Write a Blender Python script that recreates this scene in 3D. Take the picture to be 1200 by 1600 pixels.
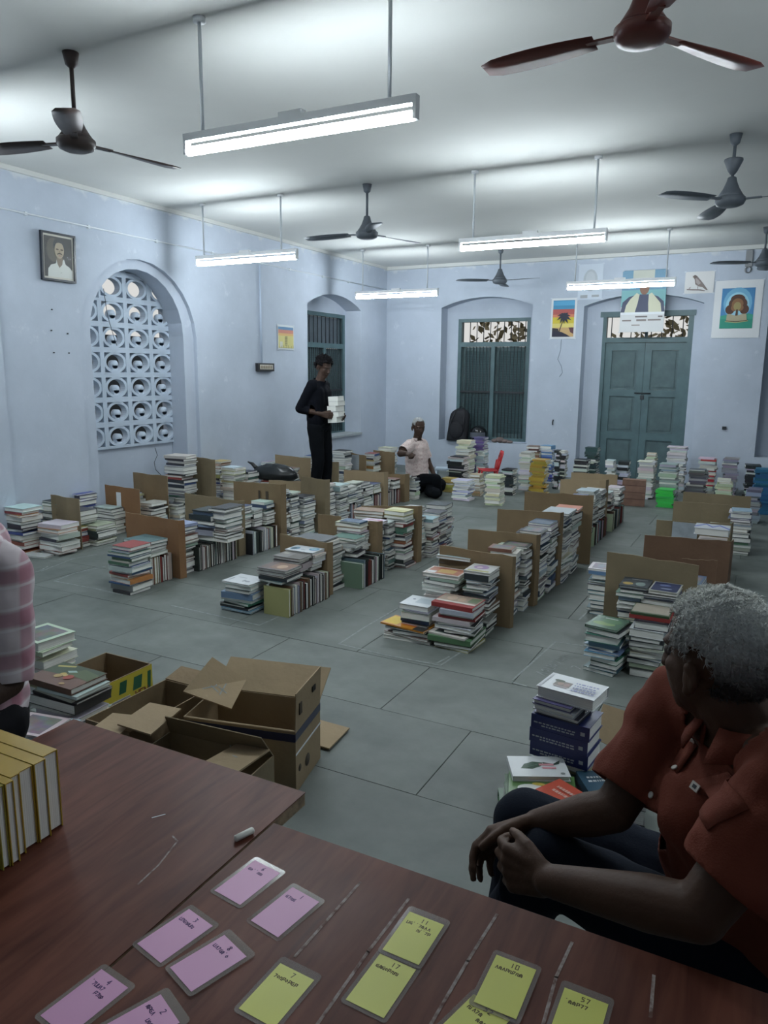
import bpy, bmesh, math, random
from mathutils import Vector, Matrix, noise
random.seed(7)
SC = bpy.context.scene
for _o in list(bpy.data.objects): bpy.data.objects.remove(_o)
COL = SC.collection
# ------------------------------------------------------------------ camera
PITCH, YAW, ROLL, FPX = 0.188569, 0.4789, 0.0093563, 1166.8
def _cam():
    d = Vector((-math.sin(YAW)*math.cos(PITCH), math.cos(YAW)*math.cos(PITCH), -math.sin(PITCH)))
    rt = Vector((math.cos(YAW), math.sin(YAW), 0)); up = rt.cross(d)
    rt2 = rt*math.cos(ROLL)+up*math.sin(ROLL); up2 = rt2.cross(d)
    cd = bpy.data.cameras.new('camera'); co = bpy.data.objects.new('camera', cd); COL.objects.link(co)
    M = Matrix((rt2, up2, -d)).transposed().to_4x4(); M.translation = Vector((0, 0, 1.55))
    co.matrix_world = M
    cd.sensor_fit = 'HORIZONTAL'; cd.sensor_width = 36; cd.lens = FPX/1200*36; cd.clip_start = .05; cd.clip_end = 100
    SC.camera = co
_cam()
# ------------------------------------------------------------------ world, exposure
SC.view_settings.view_transform = 'Standard'; SC.view_settings.look = 'None'
SC.view_settings.gamma = 1; SC.view_settings.use_curve_mapping = False
SC.view_settings.exposure = 0.12
W = bpy.data.worlds.new('world'); SC.world = W; W.use_nodes = True
W.node_tree.nodes['Background'].inputs[0].default_value = (.86, .86, .84, 1)
W.node_tree.nodes['Background'].inputs[1].default_value = 0.75
TUBE = 100.0         # emission of the LED tubes
CEIL = 3.15; XL = -5.72; YF = 11.05; XR = 3.4; YB = -3.0
# ------------------------------------------------------------------ node materials
MATS = {}
def mat(name, col, rough=.6, var=0.0, scale=8, bump=0.0, metal=0, emit=0, col2=None, alpha=1, spec=.5, bscale=None, trans=0):
    if name in MATS: return MATS[name]
    m = bpy.data.materials.new(name); m.use_nodes = True; MATS[name] = m
    nt = m.node_tree; b = nt.nodes['Principled BSDF']
    b.inputs['Base Color'].default_value = (*col, 1); b.inputs['Roughness'].default_value = rough
    b.inputs['Metallic'].default_value = metal; b.inputs['Specular IOR Level'].default_value = spec
    if emit:
        b.inputs['Emission Color'].default_value = (*col, 1); b.inputs['Emission Strength'].default_value = emit
    if alpha < 1: b.inputs['Alpha'].default_value = alpha
    if trans: b.inputs['Transmission Weight'].default_value = trans
    if var or col2 or bump:
        tc = nt.nodes.new('ShaderNodeTexCoord')
        n = nt.nodes.new('ShaderNodeTexNoise'); n.inputs['Scale'].default_value = scale; n.inputs['Detail'].default_value = 6
        nt.links.new(tc.outputs['Object'], n.inputs['Vector'])
        if var or col2:
            r = nt.nodes.new('ShaderNodeValToRGB'); c2 = col2 or tuple(max(0, c*(1-var)) for c in col)
            r.color_ramp.elements[0].position = .35; r.color_ramp.elements[1].position = .65
            r.color_ramp.elements[0].color = (*c2, 1); r.color_ramp.elements[1].color = (*col, 1)
            nt.links.new(n.outputs[0], r.inputs[0]); nt.links.new(r.outputs[0], b.inputs['Base Color'])
        if bump:
            n2 = n
            if bscale:
                n2 = nt.nodes.new('ShaderNodeTexNoise'); n2.inputs['Scale'].default_value = bscale
                nt.links.new(tc.outputs['Object'], n2.inputs['Vector'])
            bp = nt.nodes.new('ShaderNodeBump'); bp.inputs['Strength'].default_value = bump; bp.inputs['Distance'].default_value = .01
            nt.links.new(n2.outputs[0], bp.inputs['Height']); nt.links.new(bp.outputs[0], b.inputs['Normal'])
    return m

def N(nt, t, **k):
    n = nt.nodes.new(t)
    for a, v in k.items():
        if a.startswith('i_'): n.inputs[a[2:].replace('_', ' ')].default_value = v
        else: setattr(n, a, v)
    return n
def wall_mat():
    m = mat('wall_paint', (.45, .54, .69), .85); nt = m.node_tree; L = nt.links.new; b = nt.nodes['Principled BSDF']
    g = N(nt, 'ShaderNodeNewGeometry')
    n1 = N(nt, 'ShaderNodeTexNoise', i_Scale=.9, i_Detail=8, i_Roughness=.65); L(g.outputs['Position'], n1.inputs['Vector'])
    r1 = N(nt, 'ShaderNodeValToRGB'); e = r1.color_ramp.elements
    e[0].position = .3; e[0].color = (.42, .475, .555, 1); e[1].position = .72; e[1].color = (.54, .595, .69, 1)
    L(n1.outputs[0], r1.inputs[0])
    # flaked, lime-white patches
    n2 = N(nt, 'ShaderNodeTexNoise', i_Scale=5.5, i_Detail=9, i_Roughness=.7); L(g.outputs['Position'], n2.inputs['Vector'])
    r2 = N(nt, 'ShaderNodeValToRGB'); e = r2.color_ramp.elements; e[0].position = .61; e[0].color = (0, 0, 0, 1); e[1].position = .70; e[1].color = (.5, .5, .5, 1)
    L(n2.outputs[0], r2.inputs[0])
    mx = N(nt, 'ShaderNodeMixRGB'); mx.inputs[2].default_value = (.66, .70, .76, 1); L(r2.outputs[0], mx.inputs[0]); L(r1.outputs[0], mx.inputs[1])
    # flaked band directly under the ceiling
    sx = N(nt, 'ShaderNodeSeparateXYZ'); L(g.outputs['Position'], sx.inputs[0])
    mr = N(nt, 'ShaderNodeMapRange'); mr.inputs[1].default_value = 2.90; mr.inputs[2].default_value = 3.14; L(sx.outputs[2], mr.inputs[0])
    n3 = N(nt, 'ShaderNodeTexNoise', i_Scale=7, i_Detail=8); L(g.outputs['Position'], n3.inputs['Vector'])
    ml = N(nt, 'ShaderNodeMath', operation='MULTIPLY'); L(mr.outputs[0], ml.inputs[0]); L(n3.outputs[0], ml.inputs[1])
    r3 = N(nt, 'ShaderNodeValToRGB'); e = r3.color_ramp.elements; e[0].position = .38; e[0].color = (0, 0, 0, 1); e[1].position = .48; e[1].color = (.8, .8, .8, 1)
    L(ml.outputs[0], r3.inputs[0])
    mx2 = N(nt, 'ShaderNodeMixRGB'); mx2.inputs[2].default_value = (.62, .65, .68, 1); L(r3.outputs[0], mx2.inputs[0]); L(mx.outputs[0], mx2.inputs[1])
    L(mx2.outputs[0], b.inputs['Base Color'])
    bp = N(nt, 'ShaderNodeBump'); bp.inputs['Strength'].default_value = .25; bp.inputs['Distance'].default_value = .01
    L(n2.outputs[0], bp.inputs['Height']); L(bp.outputs[0], b.inputs['Normal'])
    return m
M_WALL = wall_mat()
M_CEIL = mat('ceiling_whitewash', (.63, .64, .62), .9, var=.06, scale=1.2, bump=.08, bscale=30)
def floor_mat():
    m = mat('stone_floor', (.2, .22, .21), .55); nt = m.node_tree; L = nt.links.new; b = nt.nodes['Principled BSDF']
    g = N(nt, 'ShaderNodeNewGeometry'); oi = N(nt, 'ShaderNodeObjectInfo')
    n1 = N(nt, 'ShaderNodeTexNoise', i_Scale=2.2, i_Detail=9, i_Roughness=.65); L(g.outputs['Position'], n1.inputs['Vector'])
    r1 = N(nt, 'ShaderNodeValToRGB'); e = r1.color_ramp.elements
    e[0].position = .3; e[0].color = (.096, .112, .103, 1); e[1].position = .7; e[1].color = (.170, .190, .176, 1)
    L(n1.outputs[0], r1.inputs[0])
    mp = N(nt, 'ShaderNodeMapRange'); mp.inputs[3].default_value = .93; mp.inputs[4].default_value = 1.06; L(oi.outputs['Random'], mp.inputs[0])
    mu = N(nt, 'ShaderNodeVectorMath', operation='SCALE'); L(r1.outputs[0], mu.inputs[0]); L(mp.outputs[0], mu.inputs['Scale'])
    L(mu.outputs[0], b.inputs['Base Color'])
    n2 = N(nt, 'ShaderNodeTexNoise', i_Scale=9, i_Detail=6); L(g.outputs['Position'], n2.inputs['Vector'])
    rr = N(nt, 'ShaderNodeMapRange'); rr.inputs[3].default_value = .45; rr.inputs[4].default_value = .75; L(n2.outputs[0], rr.inputs[0]); L(rr.outputs[0], b.inputs['Roughness'])
    bp = N(nt, 'ShaderNodeBump'); bp.inputs['Strength'].default_value = .25; bp.inputs['Distance'].default_value = .004
    L(n2.outputs[0], bp.inputs['Height']); L(bp.outputs[0], b.inputs['Normal'])
    return m
M_FLOOR = floor_mat()
M_JOINT = mat("floor_mortar", (.075, .083, .078), .9)
def table_mat():
    m = mat('table_laminate', (.16, .045, .03), .46, spec=.16); nt = m.node_tree; L = nt.links.new; b = nt.nodes['Principled BSDF']
    g = N(nt, 'ShaderNodeNewGeometry'); mp = N(nt, 'ShaderNodeMapping'); mp.inputs['Scale'].default_value = (14, 1.6, 1)
    L(g.outputs['Position'], mp.inputs[0])
    n = N(nt, 'ShaderNodeTexNoise', i_Scale=3.0, i_Detail=8, i_Distortion=.6); L(mp.outputs[0], n.inputs['Vector'])
    r = N(nt, 'ShaderNodeValToRGB'); e = r.color_ramp.elements; e[0].position = .3; e[0].color = (.075, .021, .013, 1); e[1].position = .7; e[1].color = (.155, .052, .033, 1)
    L(n.outputs[0], r.inputs[0]); L(r.outputs[0], b.inputs['Base Color'])
    n2 = N(nt, 'ShaderNodeTexNoise', i_Scale=6, i_Detail=5); L(g.outputs['Position'], n2.inputs['Vector'])
    rr = N(nt, 'ShaderNodeMapRange'); rr.inputs[3].default_value = .35; rr.inputs[4].default_value = .55; L(n2.outputs[0], rr.inputs[0]); L(rr.outputs[0], b.inputs['Roughness'])
    return m
M_TABLE = table_mat()
def cover_mat():
    """book covers: colour of the object (or of the face, for joined books), a printed patch on some"""
    m = mat('book_cover', (.5, .5, .5), .4); nt = m.node_tree; L = nt.links.new; b = nt.nodes['Principled BSDF']
    oi = N(nt, 'ShaderNodeObjectInfo'); tc = N(nt, 'ShaderNodeTexCoord')
    sx = N(nt, 'ShaderNodeSeparateXYZ'); L(tc.outputs['Generated'], sx.inputs[0])
    def band(sock, lo, hi):
        a = N(nt, 'ShaderNodeMath', operation='GREATER_THAN'); a.inputs[1].default_value = lo; L(sock, a.inputs[0])
        c = N(nt, 'ShaderNodeMath', operation='LESS_THAN'); c.inputs[1].default_value = hi; L(sock, c.inputs[0])
        d = N(nt, 'ShaderNodeMath', operation='MULTIPLY'); L(a.outputs[0], d.inputs[0]); L(c.outputs[0], d.inputs[1]); return d.outputs[0]
    def mul(a, c):
        d = N(nt, 'ShaderNodeMath', operation='MULTIPLY'); L(a, d.inputs[0]); L(c, d.inputs[1]); return d.outputs[0]
    at = N(nt, 'ShaderNodeAttribute', attribute_type='OBJECT', attribute_name='art')
    patch = mul(mul(band(sx.outputs[0], .12, .88), band(sx.outputs[1], .1, .9)), at.outputs['Fac'])
    n = N(nt, 'ShaderNodeTexNoise', i_Scale=3.2, i_Detail=3); n.noise_dimensions = '4D'; L(tc.outputs['Generated'], n.inputs['Vector'])
    wv = N(nt, 'ShaderNodeMath', operation='MULTIPLY'); wv.inputs[1].default_value = 50; L(oi.outputs['Random'], wv.inputs[0]); L(wv.outputs[0], n.inputs['W'])
    hs = N(nt, 'ShaderNodeHueSaturation'); hs.inputs['Saturation'].default_value = .95; L(n.outputs['Color'], hs.inputs['Color']); hs.inputs['Value'].default_value = .30
    mx = N(nt, 'ShaderNodeMixRGB'); L(patch, mx.inputs[0]); L(oi.outputs['Color'], mx.inputs[1]); L(hs.outputs[0], mx.inputs[2])
    L(mx.outputs[0], b.inputs['Base Color'])
    return m
M_COVER = cover_mat()
M_COVF = mat('book_cover_face_colour', (.5, .5, .5), .45)
_a = N(M_COVF.node_tree, 'ShaderNodeAttribute', attribute_name='Col'); M_COVF.node_tree.links.new(_a.outputs['Color'], M_COVF.node_tree.nodes['Principled BSDF'].inputs['Base Color'])
def page_mat():
    m = mat('book_pages', (.72, .70, .62), .8); nt = m.node_tree; L = nt.links.new; b = nt.nodes['Principled BSDF']
    tc = N(nt, 'ShaderNodeTexCoord'); oi = N(nt, 'ShaderNodeObjectInfo'); mp = N(nt, 'ShaderNodeMapping'); mp.inputs['Scale'].default_value = (3, 3, 900)
    L(tc.outputs['Object'], mp.inputs[0]); n = N(nt, 'ShaderNodeTexNoise', i_Scale=1, i_Detail=2); L(mp.outputs[0], n.inputs['Vector'])
    r = N(nt, 'ShaderNodeValToRGB'); e = r.color_ramp.elements; e[0].position = .3; e[0].color = (.66, .66, .60, 1); e[1].position = .6; e[1].color = (.90, .90, .85, 1)
    L(n.outputs[0], r.inputs[0]); L(r.outputs[0], b.inputs['Base Color'])
    return m
M_PAGE = page_mat()
M_CARD = {k: mat('cardboard_'+n, c, .85, var=.13, scale=5, bump=.15, bscale=40) for k, n, c in
    (('b', 'brown', (.235, .165, .090)), ('g', 'grey_brown', (.235, .185, .110)), ('k', 'kraft', (.33, .245, .145)), ('o', 'orange_brown', (.275, .145, .068)), ('r', 'dark_brown', (.150, .085, .050)))}
M_EDGE = mat('cardboard_edge', (.42, .33, .21), .9, var=.3, scale=120)
M_GREEN = mat('window_paint', (.085, .150, .165), .5, var=.2, scale=6)
M_GREEN2 = mat('shutter_paint', (.085, .140, .150), .6, var=.25, scale=9)
M_IRON = mat('iron_bar', (.03, .035, .04), .5, metal=.3)
M_WHITEP = mat('white_enamel', (.88, .90, .92), .4)
M_FANB = mat('fan_brown', (.085, .060, .055), .42, var=.1); M_FANG = mat('fan_grey', (.13, .15, .175), .45, var=.1); M_FANR = mat('fan_maroon', (.17, .045, .035), .3)
M_ROD = mat('grey_pipe', (.66, .70, .74), .5)
M_PLY = mat('plywood_edge', (.34, .25, .16), .8, var=.5, scale=60)
M_METAL = mat('dull_steel', (.25, .26, .27), .4, metal=.8)
M_RED = mat('red_plastic', (.45, .02, .025), .35)
M_BLACK = mat('black_cloth', (.012, .013, .018), .8, var=.3, scale=20)
M_WHITE = mat('white_paper', (.72, .74, .76), .7)
M_CHALK = mat('chalk', (.33, .36, .35), .95, col2=(.19, .22, .21), scale=40)
# ------------------------------------------------------------------ mesh helpers
def newobj(name, me, parent=None):
    o = bpy.data.objects.new(name, me); COL.objects.link(o)
    if parent: o.parent = parent
    return o
def tag(o, label=None, cat=None, group=None, kind=None):
    if label: o['label'] = label
    if cat: o['category'] = cat
    if group: o['group'] = group
    if kind: o['kind'] = kind
    return o
def empty(name, loc=(0, 0, 0), rz=0):
    o = bpy.data.objects.new(name, None); COL.objects.link(o); o.location = loc; o.rotation_euler = (0, 0, rz); o.empty_display_size = .1
    return o
class MB:
    """collects boxes, tubes, prisms; builds ONE mesh"""
    def __init__(s): s.v = []; s.f = []; s.m = []; s.c = []; s.sm = []
    def add(s, vs, fs, mi=0, M=None, col=None, smooth=False):
        k = len(s.v)
        s.v += [tuple(M @ Vector(v)) for v in vs] if M else [tuple(v) for v in vs]
        s.f += [tuple(i+k for i in f) for f in fs]; s.m += [mi]*len(fs); s.c += [col or (1, 1, 1)]*len(fs); s.sm += [smooth]*len(fs)
        return s
    def box(s, a, b, mi=0, M=None, col=None):
        x0, y0, z0 = a; x1, y1, z1 = b
        return s.add([(x0, y0, z0), (x1, y0, z0), (x1, y1, z0), (x0, y1, z0), (x0, y0, z1), (x1, y0, z1), (x1, y1, z1), (x0, y1, z1)],
                     [(0, 3, 2, 1), (4, 5, 6, 7), (0, 1, 5, 4), (1, 2, 6, 5), (2, 3, 7, 6), (3, 0, 4, 7)], mi, M, col)
    def tube(s, pts, rad, n=10, mi=0, M=None, cap=True):
        pts = [Vector(p) for p in pts]; rads = rad if isinstance(rad, (list, tuple)) else [rad]*len(pts); vs = []; fs = []
        for i, p in enumerate(pts):
            d = (pts[min(i+1, len(pts)-1)]-pts[max(i-1, 0)]).normalized()
            a = d.orthogonal().normalized() if i == 0 else (pa - d*pa.dot(d)).normalized(); pa = a; b = d.cross(a)
            for k in range(n):
                t = 2*math.pi*k/n; vs.append(p+(a*math.cos(t)+b*math.sin(t))*rads[i])
        for i in range(len(pts)-1):
            for k in range(n): fs.append((i*n+k, i*n+(k+1) % n, (i+1)*n+(k+1) % n, (i+1)*n+k))
        if cap: fs += [tuple(reversed(range(n))), tuple(range((len(pts)-1)*n, len(pts)*n))]
        return s.add(vs, fs, mi, M, smooth=True)
    def lathe(s, prof, n=24, mi=0, M=None):
        vs = []; fs = []
        for r, z in prof:
            for k in range(n): vs.append((r*math.cos(2*math.pi*k/n), r*math.sin(2*math.pi*k/n), z))
        for i in range(len(prof)-1):
            for k in range(n): fs.append((i*n+k, i*n+(k+1) % n, (i+1)*n+(k+1) % n, (i+1)*n+k))
        fs += [tuple(reversed(range(n))), tuple(range((len(prof)-1)*n, len(prof)*n))]
        return s.add(vs, fs, mi, M, smooth=True)
    def prism(s, poly, t0, t1, axis='y', mi=0, M=None, col=None):
        """poly: 2D points, extruded t0..t1 along axis; axis x -> (y,z), y -> (x,z), z -> (x,y)"""
        def P(p, t): return {'x': (t, p[0], p[1]), 'y': (p[0], t, p[1]), 'z': (p[0], p[1], t)}[axis]
        n = len(poly); vs = [P(p, t0) for p in poly]+[P(p, t1) for p in poly]
        fs = [tuple(range(n)), tuple(reversed(range(n, 2*n)))]+[(i, (i+1) % n, n+(i+1) % n, n+i) for i in range(n)]
        return s.add(vs, fs, mi, M, col)
    def ball(s, c, r, n=14, mi=0, M=None):
        if not isinstance(r, (tuple, list)): r = (r, r, r)
        vs = []; fs = []; h = n//2
        for i in range(1, h):
            a = math.pi*i/h
            for k in range(n):
                b = 2*math.pi*k/n; vs.append((c[0]+r[0]*math.sin(a)*math.cos(b), c[1]+r[1]*math.sin(a)*math.sin(b), c[2]+r[2]*math.cos(a)))
        T = len(vs); vs += [(c[0], c[1], c[2]+r[2]), (c[0], c[1], c[2]-r[2])]
        for i in range(h-2):
            for k in range(n): fs.append((i*n+k, (i+1)*n+k, (i+1)*n+(k+1) % n, i*n+(k+1) % n))
        for k in range(n): fs.append((T, k, (k+1) % n)); fs.append((T+1, (h-2)*n+(k+1) % n, (h-2)*n+k))
        return s.add(vs, fs, mi, M, smooth=True)
    def mesh(s, name, mats, colour=False):
        me = bpy.data.meshes.new(name); me.from_pydata(s.v, [], s.f)
        for m in (mats if isinstance(mats, (list, tuple)) else [mats]): me.materials.append(m)
        me.polygons.foreach_set('material_index', s.m); me.polygons.foreach_set('use_smooth', s.sm)
        if colour:
            a = me.color_attributes.new('Col', 'FLOAT_COLOR', 'CORNER'); buf = []
            for p, c in zip(me.polygons, s.c): buf += [*c, 1]*p.loop_total
            a.data.foreach_set('color', buf)
        me.update(); return me
    def obj(s, name, mats, parent=None, colour=False): return newobj(name, s.mesh(name, mats, colour), parent)
    def fix(s, o):
        bm = bmesh.new(); bm.from_mesh(o.data); bmesh.ops.recalc_face_normals(bm, faces=bm.faces); bm.to_mesh(o.data); bm.free(); return o
def T(x, y, z, rz=0, rx=0, ry=0): return Matrix.Translation((x, y, z)) @ Matrix.Rotation(rz, 4, 'Z') @ Matrix.Rotation(ry, 4, 'Y') @ Matrix.Rotation(rx, 4, 'X')
def copy_tree(o, parent=None):
    c = o.copy(); COL.objects.link(c)
    if parent: c.parent = parent
    for ch in list(o.children): copy_tree(ch, c)
    return c
# ================================================================== ROOM SHELL
def arch_pts(a0, a1, zs, rise, n=14):
    """segmental/round arch head from (a1,zs) over to (a0,zs)"""
    w = (a1-a0)/2; c = (a0+a1)/2; R = (w*w+rise*rise)/(2*rise); zc = zs+rise-R; t1 = math.asin(min(1, w/R))
    if rise >= w: t1 = math.pi/2; R = w; zc = zs+rise-w
    return [(c+R*math.sin(t1-2*t1*i/n), zc+R*math.cos(t1-2*t1*i/n)) for i in range(n+1)]
def wall_with_holes(name, axis, lo, hi, t0, t1, holes, z1=CEIL):
    """wall slab along one axis, with arched recesses; strips between the holes + arch infill"""
    mb = MB(); ed = lo
    for (a0, a1, zb, zs, rise) in sorted(holes):
        def bx(p, q, z0, zz):
            if axis == 'x': mb.box((t0, p, z0), (t1, q, zz))      # wall in the plane x = const, along y
            else: mb.box((p, t0, z0), (q, t1, zz))
        bx(ed, a0, 0, z1)
        if zb > 0: bx(a0, a1, 0, zb)
        pts = arch_pts(a0, a1, zs, rise)
        ax = 'x' if axis == 'x' else 'y'
        for i in range(len(pts)-1):
            p, q = pts[i], pts[i+1]
            mb.prism([(q[0], q[1]), (p[0], p[1]), (p[0], z1), (q[0], z1)], t0, t1, ax)
        ed = a1
    if axis == 'x': mb.box((t0, ed, 0), (t1, hi, z1))
    else: mb.box((ed, t0, 0), (hi, t1, z1))
    o = mb.obj(name, M_WALL); mb.fix(o); return tag(o, kind='structure')
LAT = (5.10, 6.35, 0, 1.86, .645)
WL = (8.72, 10.20, .555, 2.42, .17)
LATO = (4.94, 6.51, 0, 1.86, .735)
wall_with_holes('wall_left', 'x', YB, YF+.5, XL, XL-.045, [LATO, WL])
wall_with_holes('wall_left_inner', 'x', YB, YF+.5, XL-.046, XL-.27, [LAT, WL])
wall_with_holes('wall_far', 'y', XL-.6, XR, YF, YF+.24, [(-4.76, -3.31, .45, 2.50, .14), (-2.56, -.98, 0, 2.46, .14), (-.20, 1.25, .45, 2.50, .14)])
for nm, a, b in (('wall_right', (XR, YB, 0), (XR+.25, YF+.5, CEIL)), ('wall_back', (XL-.3, YB-.25, 0), (XR+.25, YB, CEIL))):
    tag(MB().box(a, b).obj(nm, M_WALL), kind='structure')
tag(MB().box((XL-.8, YB-.25, CEIL), (XR+.25, YF+.6, CEIL+.2)).obj('ceiling', M_CEIL), kind='structure')
# outer skins behind the recesses, with the openings of the windows
def skin(name, axis, t0, t1, lo, hi, openings):
    mb = MB(); ed = lo
    for a0, a1, z0, z1 in sorted(openings):
        for p, q, u, w in ((ed, a0, 0, CEIL), (a0, a1, 0, z0), (a0, a1, z1, CEIL)):
            if w-u < .01 or q-p < .01: continue
            if axis == 'x': mb.box((t0, p, u), (t1, q, w))
            else: mb.box((p, t0, u), (q, t1, w))
        ed = a1
    if axis == 'x': mb.box((t0, ed, 0), (t1, hi, CEIL))
    else: mb.box((ed, t0, 0), (hi, t1, CEIL))
    return tag(mb.obj(name, M_WALL), kind='structure')
skin('wall_left_outer', 'x', XL-.272, XL-.40, YB, YF+.5, [(5.09, 6.36, .73, 2.52), (9.02, 10.18, .55, 2.36)])
skin('wall_far_outer', 'y', YF+.242, YF+.40, XL-.6, XR, [(-4.57, -3.40, .46, 2.34), (-2.33, -1.11, 0, 2.38), (0.0, 1.1, .46, 2.34)])
# raised plaster band round the big arch, shallow pilaster on the left wall, sill of the side window
tag(MB().box((XL+.001, YB+.01, 0), (XL+.06, 4.10, CEIL-.06)).obj('trim_2', M_WALL), kind='structure')
tag(MB().box((XL-.27, 8.725, .553), (XL+.03, 10.195, .585)).obj('trim_3', mat('sill_stone', (.40, .44, .46), .7, var=.2)), kind='structure')
tag(MB().box((-5.72, 10.99, 3.10), (3.4, 11.05, 3.149)).obj('trim_4', M_CEIL), kind='structure')
tag(MB().box((XL+.001, YB, 3.11), (XL+.03, 10.99, 3.149)).obj('trim_5', M_CEIL), kind='structure')
# floor: base, then single stone slabs
fl = tag(MB().box((XL-.6, YB-.2, -.2), (XR+.2, YF+.4, -.006)).obj('floor', M_JOINT), kind='structure')
_slab = {}
rnd = random.Random(3)
yy = -.55; row = 0
while yy < YF-.05:
    d = min(.57, YF-yy); xx = XL-.30 - (.45 if row % 2 else 0) + .02
    x_ = xx
    while x_ < XR:
        a, b = max(x_, XL-.27), min(x_+.9, XR)
        if b-a > .05:
            key = (round(b-a, 2), round(d, 2))
            if key not in _slab:
                g = .0007; w_, d_ = key; e = .0014
                mb = MB(); mb.add([(g, g, -.006), (w_-g, g, -.006), (w_-g, d_-g, -.006), (g, d_-g, -.006), (g+e, g+e, 0), (w_-g-e, g+e, 0), (w_-g-e, d_-g-e, 0), (g+e, d_-g-e, 0)],
                       [(4, 5, 6, 7), (0, 1, 5, 4), (1, 2, 6, 5), (2, 3, 7, 6), (3, 0, 4, 7)])
                _slab[key] = mb.mesh('floor_slab', M_FLOOR)
            o = newobj('floor_slab', _slab[key], fl); o.location = (a, yy, rnd.uniform(-.0012, .0))
        x_ += .9
    yy += .57; row += 1
# outside: ground, low boundary walls, trees seen through lattice and transoms
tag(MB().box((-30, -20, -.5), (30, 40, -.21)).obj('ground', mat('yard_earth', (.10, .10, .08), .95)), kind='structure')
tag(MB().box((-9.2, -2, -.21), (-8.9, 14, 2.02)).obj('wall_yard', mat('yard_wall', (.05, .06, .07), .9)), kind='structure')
def tree(x, y, h, seed):
    root = tag(empty('tree', (x, y, -.21)), 'dark leafy tree outside the windows, %s' % seed, 'tree')
    MB().tube([(0, 0, 0), (.05, .0, h*.4), (0, .05, h*.75)], [.12, .09, .05], 10).obj('trunk', mat('bark', (.06, .045, .03), .9), root)
    rr = random.Random(seed); mb = MB()
    for i in range(520):
        a, b, r = rr.uniform(0, 6.28), rr.uniform(-1, 1), rr.random()**.4; c = Vector((math.cos(a)*math.sqrt(1-b*b)*1.5*r, math.sin(a)*math.sqrt(1-b*b)*1.0*r, h*.62+b*h*.36*r))
        u = Vector((rr.uniform(-1, 1), rr.uniform(-1, 1), rr.uniform(-1, 1))).normalized()*.09; v = u.orthogonal().normalized()*.05
        mb.add([c-u, c+v, c+u, c-v], [(0, 1, 2, 3)])
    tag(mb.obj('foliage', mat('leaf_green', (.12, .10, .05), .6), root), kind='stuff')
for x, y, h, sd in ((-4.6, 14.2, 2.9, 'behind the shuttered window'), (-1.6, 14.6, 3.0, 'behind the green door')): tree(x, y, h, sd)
# ------------------------------------------------------------------ lattice window
def lattice():
    root = empty('window_1', (XL-.27, 5.07, .73)); tag(root, kind='structure')
    mats = mat('lattice_paint', (.50, .58, .68), .8, var=.1, scale=5)
    cw, chh, dp = .3325, .247, .085
    def block(knob):
        mb = MB(); fw = .026
        mb.box((0, 0, 0), (dp, fw, chh)); mb.box((0, cw-fw, 0), (dp, cw, chh)); mb.box((0, fw, 0), (dp, cw-fw, fw)); mb.box((0, fw, chh-fw), (dp, cw-fw, chh))
        n = 24; cy, cz = cw/2, chh/2; ro = (cw/2-fw*.75, chh/2-fw*.75); ri = (ro[0]-.032, ro[1]-.024)
        vs = []; fs = []
        for x in (.005, dp-.005):
            for rr in (ro, ri):
                for k in range(n): t = 2*math.pi*k/n; vs.append((x, cy+rr[0]*math.cos(t), cz+rr[1]*math.sin(t)))
        for k in range(n):
            j = (k+1) % n
            fs += [(k, j, n+j, n+k), (2*n+k, 3*n+k, 3*n+j, 2*n+j), (k, 2*n+k, 2*n+j, j), (n+k, n+j, 3*n+j, 3*n+k)]
        mb.add(vs, fs)
        if knob:
            mb.tube([(.02, cy, cz-.02), (dp-.01, cy, cz-.02)], .043, 16); mb.box((.02, cy-.034, cz-ri[1]-.01), (dp-.01, cy+.034, cz-.03))
        return mb.mesh('lattice_block', mats)
    m1, m0 = block(True), block(False)
    for c in range(-1, 4):
        for r in range(8):
            y0, z0 = c*cw+.335, r*chh
            yc, zc = y0+cw/2+5.07, z0+chh/2+.73
            if c == -1 and r > 5: continue
            o = newobj('lattice_block', m0 if r >= 6 else m1, root); o.location = (0-.06, y0, z0)
    return root
lattice()
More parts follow.
